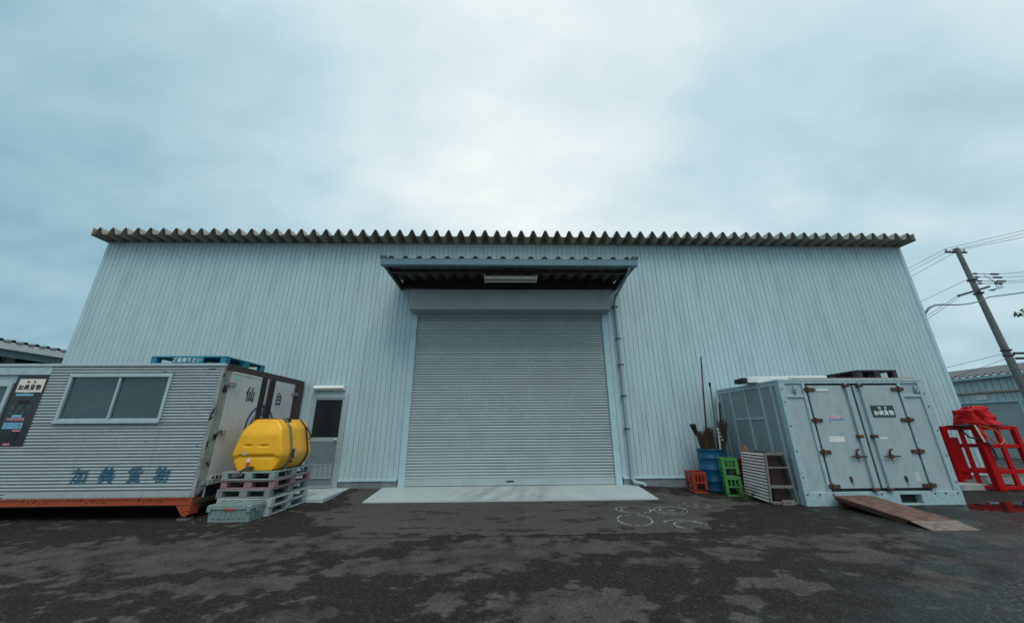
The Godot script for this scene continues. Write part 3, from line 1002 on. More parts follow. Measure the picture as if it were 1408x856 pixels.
func make_left_container() -> void:
	var t := thing("freight_container", "grey corrugated freight container with orange skirt and window on the left", "container", Vector3(-8, GY, 1.5))
	var cm := corrugated_material()
	var L := -11.1; var R := -5.05; var F := 2.75; var B := 0.06
	var st := sb()
	# shell
	bb(st, L, R - .03, 2.42, 2.485, B, F - .03, 0.004)
	bb(st, L, R - .03, 0.25, 0.30, B, F - .03, 0.004)
	bb(st, L, R - .03, 0.30, 2.42, B, B + .05, 0.0)
	bb(st, L, L + .05, 0.30, 2.42, B, F - .04, 0.0)
	bb(st, R - .09, R - .04, 0.30, 2.42, B, F - .1, 0.0)
	bb(st, L, -8.1, 0.30, 1.1, F - .07, F - .05, 0.0)
	bb(st, -8.09, -7.73, .3, 2.42, F - .07, F - .045, 0.0)
	bb(st, -7.73, -5.93, .3, 1.45, F - .07, F - .045, 0.0)
	bb(st, -7.73, -5.93, 2.34, 2.42, F - .07, F - .045, 0.0)
	bb(st, -5.93, R - .1, .3, 2.42, F - .07, F - .045, 0.0)
	obj("shell", st, M.galv, t)
	# corrugated sheets
	for s in [[-8.085, -7.122, .395, 1.45], [-7.118, -5.902, .395, 1.45], [-5.898, -5.12, .395, 1.45], [-8.085, -7.725, 1.455, 2.44], [-7.725, -5.935, 2.335, 2.44], [-5.935, -5.12, 1.455, 2.44]]:
		st = sb()
		corr(st, s[0], s[1], s[2], s[3])
		obj("corrugated_panel", st, cm, t)
	st = sb()
	corr(st, L, -8.095, .32, 1.1, 2.725)
	obj("corrugated_panel", st, M.galv, t)
	# plain strip at the foot, seams, top rail
	st = sb()
	bb(st, -8.085, -7.122, .305, .392, F - .04, F - .008, 0.004)
	bb(st, -7.118, -5.902, .305, .392, F - .04, F - .006, 0.004)
	bb(st, -5.898, -5.12, .305, .392, F - .04, F - .008, 0.004)
	objs("foot_strip", st, M.galv, t)
	st = sb()
	bb(st, L, R, 2.445, 2.50, F - .1, F + .004, 0.008)
	obj("top_rail", st, M.galv, t)
	st = sb()
	for k in 110:
		var x := -8.0 + k * 0.027
		bb(st, x, x + .010, 2.447, 2.456, F + .003, F + .007, 0.0)
		if k % 2 == 0: bb(st, x, x + .012, .31, .318, F - .006, F - .002, 0.0)
	obj("rivet_row", st, M.steel_brown, t).set_meta("kind", "stuff")
	# roof
	st = sb()
	bb(st, L, R, 2.487, 2.505, B, F - .105, 0.003)
	bb(st, L, -6.45, 2.505, 2.53, F - .5, F - .45, 0.004)
	obj("roof", st, M.steel_brown, t)
	# corner post and door frame
	st = sb()
	bb(st, -5.12, R, .30, 2.444, F - .05, F + .001, 0.008)
	bb(st, R - .05, R + .003, .30, 2.444, 2.56, F - .052, 0.006)
	obj("corner_post", st, M.steel_peel, t)
	st = sb()
	bb(st, R - .06, R + .012, 2.39, 2.505, B, F - .052, 0.006)
	bb(st, R - .06, R + .01, .19, .27, B, F - .052, 0.006)
	bb(st, R - .05, R + .02, .27, 2.39, B, .3, 0.006)
	bb(st, R - .05, R + .004, .27, 2.39, .3, .42, 0.006)
	obj("door_frame", st, M.steel_brown, t)
	# doors
	for d in [[1.66, 2.545, "sen"], [.43, 1.22, "dai"]]:
		st = sb()
		bb(st, R - .04, R, .27, 2.385, d[0], d[1], 0.006)
		var lf := obj("door", st, M.leaf, t)
		st = sb()
		if d[2] == "sen":
			letters(st, ["sen"], Vector3(R + .001, 2.155, 2.06), Vector3(0, 0, -1), Vector3(0, -1, 0), .235, .28, .3, .034)
		else:
			letters(st, ["dai"], Vector3(R + .001, 2.135, 1.12), Vector3(0, 0, -1), Vector3(0, -1, 0), .255, .27, .3, .036)
		obj("lettering", st, M.navy, lf)
		st = sb()
		for y in [2.15, 1.31, .5]:
			if d[2] == "sen":
				bb(st, R + .001, R + .03, y - .03, y + .03, 2.40, 2.66, 0.004)
				for z in [2.44, 2.53]: bb(st, R + .03, R + .05, y - .045, y + .045, z, z + .045, 0.004)
			else:
				bb(st, R + .001, R + .03, y - .028, y + .028, .28, .53, 0.004)
				for z in [.36, .45]: bb(st, R + .03, R + .05, y - .04, y + .04, z, z + .04, 0.004)
		objs("hinge", st, M.steel_peel, lf)
		if d[2] == "sen":
			st = sb()
			bb(st, R + .001, R + .004, 2.24, 2.315, 2.3, 2.44, 0.0)
			var o := obj("sticker", st, M.mint, lf)
			o.set_meta("label", "round mint green sticker")
			st = sb()
			bb(st, R + .001, R + .006, .515, .602, 2.19, 2.495, 0.0)
			var pl := obj("plate", st, M.signcream, lf)
			st = sb()
			letters(st, ["dai", "mae", "shin"], Vector3(R + .007, .59, 2.47), Vector3(0, 0, -1), Vector3(0, -1, 0), .075, .06, .095, .011)
			obj("lettering", st, M.ink, pl)
			st = sb()
			bb(st, R + .001, R + .008, .275, .46, 1.7, 2.53, 0.0)
			obj("kick_plate", st, M.glassdark, lf)
			st = sb()
			bb(st, R + .001, R + .012, 2.355, 2.383, 1.68, 2.53, 0.003)
			obj("drip_strip", st, M.white, lf)
	# closing strip between the doors with its locking rod
	st = sb()
	bb(st, R - .04, R - .002, .27, 2.39, 1.37, 1.51, 0.004)
	var mid := obj("closing_strip", st, M.leaf, t)
	st = sb()
	bb(st, R - .04, R + .022, .27, 2.39, 1.512, 1.655, 0.01)
	bb(st, R - .04, R + .022, .27, 2.39, 1.225, 1.368, 0.01)
	objs("rubber_seal", st, M.rubber, mid)
	st = sb()
	tube(st, [Vector3(R + .03, .3, 1.44), Vector3(R + .03, 2.37, 1.44)], .014, -1, 8)
	obj("locking_rod", st, M.steel_brown, mid)
	# ring emblem over both doors
	st = sb()
	for k in 44:
		var a0 := TAU * k / 44; var a1 := TAU * (k + 1) / 44
		for e in [[.385, .44]]:
			var q := []
			for c in [[a0, e[0]], [a1, e[0]], [a1, e[1]], [a0, e[1]]]:
				q.append(Vector3(R + .0026, 1.40 + sin(c[0]) * c[1], 1.47 + cos(c[0]) * c[1]))
			var zc: float = (q[0].z + q[2].z) / 2
			if zc > 1.66 or zc < 1.22 or (zc > 1.37 and zc < 1.51):
				quad(st, q[0], q[1], q[2], q[3], Vector3(1, 0, 0))
	for e in [[[1.44, 1.80], [1.385, 1.62], [1.50, 1.62]], [[1.70, 1.62], [1.68, 1.42], [1.80, 1.42]], [[1.21, 1.60], [1.10, 1.42], [1.21, 1.42]]]:
		tri(st, Vector3(R + .0026, e[0][1], e[0][0]), Vector3(R + .0026, e[1][1], e[1][0]), Vector3(R + .0026, e[2][1], e[2][0]), Vector3(1, 0, 0))
	objs("ring_emblem", st, M.teal, t)
	# orange skirt and feet
	st = sb()
	bb(st, L, R - .02, .195, .302, F - .08, F - .004, 0.006)
	bb(st, L, R - .02, .283, .298, F - .004, F + .008, 0.003)
	bb(st, L, R - .02, .197, .210, F - .004, F + .01, 0.003)
	bb(st, R - .09, R - .012, .05, .30, F - .2, F + .004, 0.006)
	quad(st, Vector3(-5.30, .195, F + .003), Vector3(R - .05, .195, F + .003), Vector3(R - .05, .02, F + .003), Vector3(-5.17, .04, F + .003), Vector3(0, 0, 1))
	quad(st, Vector3(-5.30, .195, F - .04), Vector3(R - .05, .195, F - .04), Vector3(R - .05, .02, F - .04), Vector3(-5.17, .04, F - .04), Vector3(0, 0, -1))
	quad(st, Vector3(-5.30, .195, F - .04), Vector3(-5.17, .04, F - .04), Vector3(-5.17, .04, F + .003), Vector3(-5.30, .195, F + .003), Vector3(-1, -1, 0))
	obj("skirt", st, M.orange, t)
	st = sb()
	lathe(st, [Vector2(.001, .04), Vector2(.10, .035), Vector2(.11, .02), Vector2(.11, 0)], 20, Vector3(R - .09, GY, F - .05))
	for p in [[-10.9, 2.6], [-10.9, .3], [-5.25, .3]]:
		bb(st, p[0] - .1, p[0] + .1, GY, .25, p[1] - .1, p[1] + .1, 0.01)
	objs("foot", st, M.darksteel, t)
	st = sb()
	bb(st, L, R - .1, .1, .24, .5, .62, 0.0)
	bb(st, L, R - .1, .1, .24, 2.2, 2.32, 0.0)
	objs("floor_beam", st, M.darksteel, t)
	# window
	st = sb()
	var zf := F + .012
	bb(st, -7.72, -5.94, 2.255, 2.325, F - .06, zf, 0.006)
	bb(st, -7.72, -5.94, 1.462, 1.525, F - .06, zf + .02, 0.006)
	bb(st, -7.72, -7.67, 1.527, 2.253, F - .06, zf, 0.006)
	bb(st, -5.99, -5.94, 1.527, 2.253, F - .06, zf, 0.006)
	var win := obj("window", st, M.alu, t)
	st = sb()
	bb(st, -6.865, -6.83, 1.527, 2.253, F - .045, F - .005, 0.004)
	bb(st, -7.668, -6.867, 1.527, 1.548, F - .04, F - .012, 0.003)
	bb(st, -6.828, -5.992, 1.527, 1.548, F - .055, F - .03, 0.003)
	obj("sash", st, M.alu, win)
	for s in [[-7.668, -6.867, F - .028], [-6.828, -5.992, F - .044]]:
		st = sb()
		bb(st, s[0], s[1], 1.549, 2.252, s[2], s[2] + .004, 0.0)
		obj("pane", st, M.pane, win)
	st = sb()
	bb(st, -7.66, -6.88, 1.5, 2.25, F - .2, F - .19, 0.0)
	obj("blind", st, mat(.12, .23, .25, .8, "smear", Vector3.ONE * 1.2), win)
	st = sb()
	bb(st, -6.85, -6.0, 1.5, 2.25, F - .32, F - .31, 0.0)
	obj("curtain", st, M.blind, win)
	st = sb()
	bb(st, -6.55, -6.36, 1.5, 1.68, F - .27, F - .22, 0.006)
	obj("box_on_sill", st, mat(.03, .022, .02, .6), win)
	# glazed entrance at the left end
	st = sb()
	bb(st, L, -8.095, 2.30, 2.443, F - .07, F - .01, 0.006)
	obj("door_header", st, M.contframe, t)
	st = sb()
	bb(st, -8.69, -8.1, 1.11, 2.298, F - .075, F - .05, 0.003)
	var ent := obj("notice_panel", st, M.glassdark, t)
	st = sb()
	bb(st, -8.76, -8.695, 1.0, 2.17, F - .07, F - .02, 0.006)
	bb(st, L, -8.76, 2.1, 2.17, F - .07, F - .02, 0.006)
	bb(st, L + .02, -8.76, 1.0, 1.06, F - .07, F - .02, 0.006)
	bb(st, L, -8.69, 2.175, 2.298, F - .09, F - .07, 0.003)
	obj("entrance_frame", st, M.alu, t)
	st = sb()
	bb(st, L + .02, -8.765, 1.06, 2.1, F - .06, F - .05, 0.0)
	obj("entrance_pane", st, M.pane, t)
	st = sb()
	bb(st, -8.69, -8.1, 1.555 - .06, 1.555 - .045, F - .05, F - .04, 0.002)
	obj("rail", st, M.darksteel, ent)
	var zz := F - .048
	var sg := sb()
	bb(sg, -8.61, -8.165, 2.0, 2.232, zz, zz + .012, 0.002)
	var sign := obj("sign", sg, M.signcream, ent)
	sign.set_meta("label", "cream company sign with dark characters")
	st = sb()
	letters(st, ["ka", "mi", "ka2", "butsu"], Vector3(-8.585, 2.135, zz + .0125), Vector3(1, 0, 0), Vector3(0, -1, 0), .085, .095, .1, .013)
	letters(st, ["sen", "dai"], Vector3(-8.47, 2.205, zz + .0125), Vector3(1, 0, 0), Vector3(0, -1, 0), .045, .045, .11, .006)
	obj("lettering", st, M.ink, sign)
	for s in [[-8.585, -8.29, 1.938, 1.976, "b"], [-8.47, -8.37, 1.985, 2.0, "b"], [-8.58, -8.28, 1.523, 1.568, "p"], [-8.51, -8.34, 1.575, 1.617, "b"], [-8.59, -8.27, 1.388, 1.490, "b"], [-8.40, -8.27, 1.343, 1.373, "p"], [-8.47, -8.36, 1.122, 1.155, "p"], [-8.5, -8.33, 1.80, 1.86, "k"], [-8.42, -8.3, 1.2, 1.33, "k"]]:
		st = sb()
		bb(st, s[0], s[1], s[2], s[3], zz, zz + .004, 0.0)
		obj("sticker", st, {"b": M.sticker_blue, "p": M.sticker_pink, "k": M.dark}[s[4]], ent)
	st = sb()
	letters(st, ["sa", "i", "go", "dai"], Vector3(-8.55, 1.478, zz + .005), Vector3(1, 0, 0), Vector3(0, -1, 0), .055, .07, .066, .007)
	letters(st, ["kyaku", "i", "sa", "shita", "go"], Vector3(-8.57, 1.562, zz + .005), Vector3(1, 0, 0), Vector3(0, -1, 0), .035, .03, .055, .004)
	obj("lettering", st, mat(.08, .2, .32, .5), ent)
	st = sb()
	letters(st, ["shin", "mae", "kyaku"], Vector3(-8.6, 1.78, zz + .001), Vector3(1, 0, 0), Vector3(0, -1, 0), .09, .08, .14, .006)
	letters(st, ["sen", "sa", "dai", "i"], Vector3(-8.6, 1.69, zz + .001), Vector3(1, 0, 0), Vector3(0, -1, 0), .07, .06, .11, .006)
	obj("lettering", st, mat(.10, .16, .15, .5), ent)

# ------------------------------------------------------------------ pallets, tank, tote
func make_pallet(called: String, label: String, w: float, d: float, h: float, m: Material) -> Node3D:
	# footprint w (x) by d (z), origin at the middle of the base; local coordinates, placed by the caller
	var t := thing(called, label, "pallet", Vector3.ZERO)
	t.set_meta("group", "plastic pallets stacked under the yellow tank")
	var st := sb()
	var n := 7
	for k in n:
		var z := -d / 2 + d * (k + 0.5) / n
		bx(st, Vector3(0, h - .011, z), Vector3(w - .05, .020, d / n - .022), 0.004)
	for s in [-1, 1]:
		bx(st, Vector3(0, h - .014, s * (d / 2 - .015)), Vector3(w, .028, .03), 0.005)
		bx(st, Vector3(s * (w / 2 - .015), h - .014, 0), Vector3(.03, .028, d - .061), 0.005)
		bx(st, Vector3(s * w / 4, h - .030, 0), Vector3(.05, .018, d - .07), 0.0)
	obj("deck", st, m, t)
	for i in 3:
		for j in 3:
			st = sb()
			var bw := .13 if i == 1 else .10
			var bd := .15 if j == 1 else .12
			bx(st, Vector3((i - 1) * (w / 2 - .05), (h - .008) / 2, (j - 1) * (d / 2 - .06)), Vector3(bw, h - .050, bd), 0.006)
			obj("block", st, m, t)
	st = sb()
	for s in [-1, 0, 1]:
		bx(st, Vector3(0, .0105, s * (d / 2 - .06)), Vector3(w, .021, .12 if s != 0 else .15), 0.005)
	for s in [-1, 1]:
		bx(st, Vector3(s * (w / 2 - .05), .0105, 0), Vector3(.10, .0205, d - .3), 0.004)
	objs("base", st, m, t)
	return t

func make_pallets_and_tank() -> void:
	var cx := -4.38; var cz := 1.93; var w := .90; var d := 1.22; var h := .1385
	var mats := [M.pal_light, M.pal_light, M.pal_dark, M.pal_pink, M.pal_grey]
	var labels := ["pale grey plastic pallet at the bottom of the stack under the yellow tank", "pale grey plastic pallet second from the bottom, on the lowest pallet", "dirty dark grey plastic pallet in the middle, just under the pink one", "faded pink plastic pallet, the only pink one in the stack", "grey plastic pallet on top of the stack, carrying the yellow tank"]
	var sh := [[0.0, 0.0], [0.02, 0.01], [-.01, .01], [.012, -.01], [.015, .012]]
	for k in 5:
		var p := make_pallet("pallet", labels[k], w, d, h, mats[k])
		p.position = Vector3(cx + sh[k][0], GY + k * h, cz + sh[k][1])
		p.rotation.y = [0.0, 0.01, -0.012, 0.008, -0.006][k]
	var st := sb()
	# blue pallet on the container roof
	var b := make_pallet("blue_pallet", "bright blue plastic pallet with white characters lying on the left container", 1.36, 1.14, .15, M.pal_blue)
	b.remove_meta("group")
	letters(st, ["go", "hen", "kyaku", "shita", "sa", "i"], Vector3(-.275, .115, .5712), Vector3(1, 0, 0), Vector3(0, -1, 0), .065, .078, .088, .010)
	obj("lettering", st, M.white, b)
	st = sb()
	bx(st, Vector3(-.0, .075, .568), Vector3(.56, .10, .005), 0.0)
	obj("front_board", st, M.pal_blue, b)
	b.position = Vector3(-5.83, 2.506, 2.08)
	# tank
	var t := thing("yellow_tank", "big yellow moulded plastic tank strapped on top of the pallet stack", "tank", Vector3(cx, .665, cz))
	var ty := .668
	var prof := [[.0, 0.0], [.30, 0.0], [.345, .03], [.40, .12], [.432, .2], [.444, .26], [.43, .33], [.395, .47], [.36, .62], [.325, .735], [.29, .765], [.225, .84], [.2, .868], [.0, .872]]
	var ring := []
	var np := 26
	# even samples along the right half, then mirrored
	var len_ := 0.0
	var acc := [0.0]
	for i in prof.size() - 1:
		len_ += Vector2(prof[i][0], prof[i][1]).distance_to(Vector2(prof[i + 1][0], prof[i + 1][1]))
		acc.append(len_)
	for s in np + 1:
		var l := len_ * s / np
		var i := 0
		while i < prof.size() - 2 and acc[i + 1] < l: i += 1
		var f: float = (l - acc[i]) / maxf(1e-6, acc[i + 1] - acc[i])
		ring.append(Vector2(lerpf(prof[i][0], prof[i + 1][0], f), lerpf(prof[i][1], prof[i + 1][1], f)))
	for s in range(np - 1, 0, -1):
		ring.append(Vector2(-ring[s].x, ring[s].y))
	var secs := [[1.50, .86], [1.505, .92], [1.52, .97], [1.56, 1.0], [1.60, 1.0], [1.615, .975], [1.675, .975], [1.69, 1.0], [1.95, 1.0], [2.10, 1.0], [2.135, .99], [2.15, .955], [2.22, .955], [2.24, .99], [2.28, 1.0], [2.40, 1.0], [2.45, .992], [2.48, .975], [2.498, .95], [2.505, .92]]
	var cen := Vector2(0, .40)
	var cx2 := -4.33
	var vert := func(q: Vector2, s: float, z: float) -> Vector3:
		var p := cen + (q - cen) * s
		if q.y < 0.02: p.y = lerpf(p.y, 0.0, .85)
		if p.y > .74 and z > 1.74 and z < 2.2: p.y = lerpf(.74, p.y, .5)
		if z > 2.4:
			z -= (0.030 * (1.0 - smoothstep(.20, .25, p.y)) + 0.045 * exp(-pow((p.y - .235) / .022, 2)) * (1.0 - smoothstep(.26, .36, absf(p.x)))) * smoothstep(2.4, 2.5, z)
			z += 0.004 * exp(-pow((p.x + .04) / .018, 2)) * smoothstep(2.45, 2.5, z)
			for sd in [[-.17, .06], [.10, .075]]:
				z -= 0.04 * exp(-pow((p.x - sd[0]) / sd[1], 4)) * smoothstep(.385, .415, p.y) * (1.0 - smoothstep(.415, .428, p.y)) * smoothstep(2.45, 2.5, z)
			z -= 0.09 * smoothstep(.55, .9, p.y)
		return Vector3(cx2 + p.x, ty + p.y, z)
	st = sb()
	st.set_smooth_group(1)
	for i in secs.size() - 1:
		for k in ring.size():
			var k2 := (k + 1) % ring.size()
			var a: Vector3 = vert.call(ring[k], secs[i][1], secs[i][0])
			var b2: Vector3 = vert.call(ring[k2], secs[i][1], secs[i][0])
			var c: Vector3 = vert.call(ring[k2], secs[i + 1][1], secs[i + 1][0])
			var e: Vector3 = vert.call(ring[k], secs[i + 1][1], secs[i + 1][0])
			quad(st, a, b2, c, e, Vector3(ring[k].x + ring[k2].x, ring[k].y + ring[k2].y - .8, 0))
	var half := func(y: float) -> float:
		for i in range(1, prof.size() - 2):
			if y <= prof[i + 1][1]:
				return lerpf(prof[i][0], prof[i + 1][0], (y - prof[i][1]) / maxf(1e-6, prof[i + 1][1] - prof[i][1]))
		return .2
	var cap_at := func(i: int, j: int) -> Vector3:
		var y := .868 * j / 56.0
		var u := i / 24.0 - 1.0
		var e := minf(1.0 - absf(u), minf(y, .868 - y) * 3.0)
		return vert.call(Vector2(u * half.call(y), y), .92, 2.504 + .012 * (1.0 - pow(1.0 - clampf(e, 0, 1), 2)))
	for i in 48:
		for j in 56:
			quad(st, cap_at.call(i, j), cap_at.call(i + 1, j), cap_at.call(i + 1, j + 1), cap_at.call(i, j + 1), Vector3(0, 0, 1))
	for cap in [[1.50, .86, -1.0]]:
		var rows := 30
		for r in rows:
			var s0: float = cap[1] * (1.0 - float(r) / rows)
			var s1: float = cap[1] * (1.0 - float(r + 1) / rows)
			var zz0: float = cap[0] + cap[2] * .012 * (1.0 - pow(s0 / cap[1], 2))
			var zz1: float = cap[0] + cap[2] * .012 * (1.0 - pow(s1 / cap[1], 2))
			for k in ring.size():
				var k2 := (k + 1) % ring.size()
				quad(st, vert.call(ring[k], s0, zz0), vert.call(ring[k2], s0, zz0), vert.call(ring[k2], s1, zz1), vert.call(ring[k], s1, zz1), Vector3(0, 0, cap[2]))
	obj("body", st, M.yellow, t)
	# straps
	for sz in [[2.185, M.strap], [1.645, M.strap_black]]:
		st = sb()
		var pts := []
		for k in ring.size():
			if ring[k].y > .01 or absf(ring[k].x) > .29:
				pts.append(ring[k])
		for k in pts.size() - 1:
			var q0: Vector2 = cen + (pts[k] - cen) * 1.012
			var q1: Vector2 = cen + (pts[k + 1] - cen) * 1.012
			if q0.y < .01 and q1.y < .01: continue
			if q0.distance_to(q1) > .2: continue
			beam(st, Vector3(cx2 + q0.x, ty + q0.y, sz[0]), Vector3(cx2 + q1.x, ty + q1.y, sz[0]), .045, .006, Vector3(q0.x, q0.y - .4, 0.001), 0.0)
		beam(st, Vector3(cx2 + .33, ty + .05, sz[0]), Vector3(cx2 + .40, ty - .1, sz[0]), .045, .006, Vector3.RIGHT, 0.0)
		obj("strap", st, sz[1], t)
	st = sb()
	bx(st, Vector3(cx2 + .455, ty + .26, 2.185), Vector3(.03, .15, .06), 0.006)
	bx(st, Vector3(cx2 + .46, ty + .27, 2.13), Vector3(.02, .17, .03), 0.005)
	bx(st, Vector3(cx2 + .44, ty + .13, 2.185), Vector3(.03, .06, .05), 0.006)
	obj("buckle", st, M.steel_brown, t)
	st = sb()
	bx(st, Vector3(cx2 + .47, ty + .27, 2.14), Vector3(.012, .14, .025), 0.003)
	obj("buckle_lever", st, M.alu, t)
	# second belt end on the black strap
	st = sb()
	tube(st, [Vector3(cx2 + .36, ty + .72, 1.66), Vector3(cx2 + .43, ty + .63, 1.68), Vector3(cx2 + .50, ty + .52, 1.70), Vector3(cx2 + .44, ty + .50, 1.69)], .014, -1, 6)
	obj("strap_end", st, M.strap_black, t)
	# filler lid
	st = sb()
	lathe(st, [Vector2(.0, .085), Vector2(.155, .085), Vector2(.17, .07), Vector2(.165, 0.0)], 24, Vector3(cx2 - .0, ty + .80, 1.96))
	obj("lid", st, M.rubber, t)
	# front label, tap
	st = sb()
	bx(st, Vector3(cx2 - .20, ty + .285, 2.512), Vector3(.07, .05, .004), 0.0)
	obj("label_plate", st, mat(.45, .44, .36, .5), t)
	st = sb()
	var tz := 2.46
	tube(st, [Vector3(cx2 - .05, ty + .05, tz - .02), Vector3(cx2 - .05, ty + .05, tz + .10)], .028, -1, 10)
	bx(st, Vector3(cx2 - .05, ty + .05, tz + .07), Vector3(.12, .05, .05), 0.01)
	tube(st, [Vector3(cx2 - .11, ty + .05, tz + .07), Vector3(cx2 - .15, ty + .02, tz + .08), Vector3(cx2 - .19, ty - .01, tz + .09)], .02, -1, 8)
	obj("tap", st, M.darksteel, t)
	st = sb()
	bx(st, Vector3(cx2 - .11, ty + .105, tz + .06), Vector3(.03, .07, .025), 0.005)
	obj("tap_lever", st, M.red_sticker, t)
	st = sb()
	bx(st, Vector3(cx2 - .12, ty + .165, tz + .035), Vector3(.06, .06, .02), 0.006)
	obj("tag", st, M.white, t)
	# lidded tote
	t = thing("lidded_tote", "grey-green plastic tote with ribbed sides and closed lid before the pallets", "crate", Vector3(-4.32, GY, 2.74))
	st = sb()
	var x0 := -4.65; var x1 := -3.99; var z0 := 2.56; var z1 := 2.90; var y0 := GY; var y1 := .17
	for s in [[z0, -1.0], [z1, 1.0]]:
		quad(st, Vector3(x0 + .015, y0, s[0] - s[1] * .012), Vector3(x1 - .015, y0, s[0] - s[1] * .012), Vector3(x1, y1, s[0]), Vector3(x0, y1, s[0]), Vector3(0, 0, s[1]))
	for s in [[x0, -1.0], [x1, 1.0]]:
		quad(st, Vector3(s[0] - s[1] * .015, y0, z0 + .012), Vector3(s[0] - s[1] * .015, y0, z1 - .012), Vector3(s[0], y1, z1), Vector3(s[0], y1, z0), Vector3(s[1], 0, 0))
	quad(st, Vector3(x0 + .015, y0 + .001, z0 + .012), Vector3(x1 - .015, y0 + .001, z0 + .012), Vector3(x1 - .015, y0 + .001, z1 - .012), Vector3(x0 + .015, y0 + .001, z1 - .012), Vector3.DOWN)
	for k in 7:
		var x := x0 + .09 + k * .08
		beam(st, Vector3(x, .02, z1 - .004), Vector3(x + .0, .135, z1 + .002), .045, .014, Vector3(0, 0, 1), 0.004)
	for k in 3:
		var z := z0 + .07 + k * .1
		beam(st, Vector3(x1 - .006, .02, z), Vector3(x1, .135, z), .014, .04, Vector3(0, 0, 1), 0.004)
	obj("body", st, M.tote, t)
	st = sb()
	bb(st, x0 - .02, x1 + .02, .15, .185, z0 - .015, z1 + .02, 0.006)
	bb(st, x0 - .012, x1 + .012, .186, .215, z0 - .01, z1 + .012, 0.008)
	for k in 2:
		bb(st, x0 + .04 + k * .31, x0 + .30 + k * .31, .2155, .224, z0 + .03, z1 - .03, 0.003)
	obj("lid", st, M.tote, t)
	st = sb()
	for x in [x0 - .025, x1 + .005]:
		bb(st, x, x + .02, .10, .2, z0 + .12, z1 - .1, 0.004)
	bb(st, x0 - .01, x0 + .05, .12, .2, z1 + .02, z1 + .035, 0.004)
	bb(st, x1 - .05, x1 + .01, .12, .2, z1 + .02, z1 + .035, 0.004)
	objs("catch", st, M.tote, t)
	st = sb()
	bb(st, x0 + .24, x0 + .42, .145, .165, z1 + .0205, z1 + .024, 0.0)
	obj("sticker", st, M.red_sticker, t)

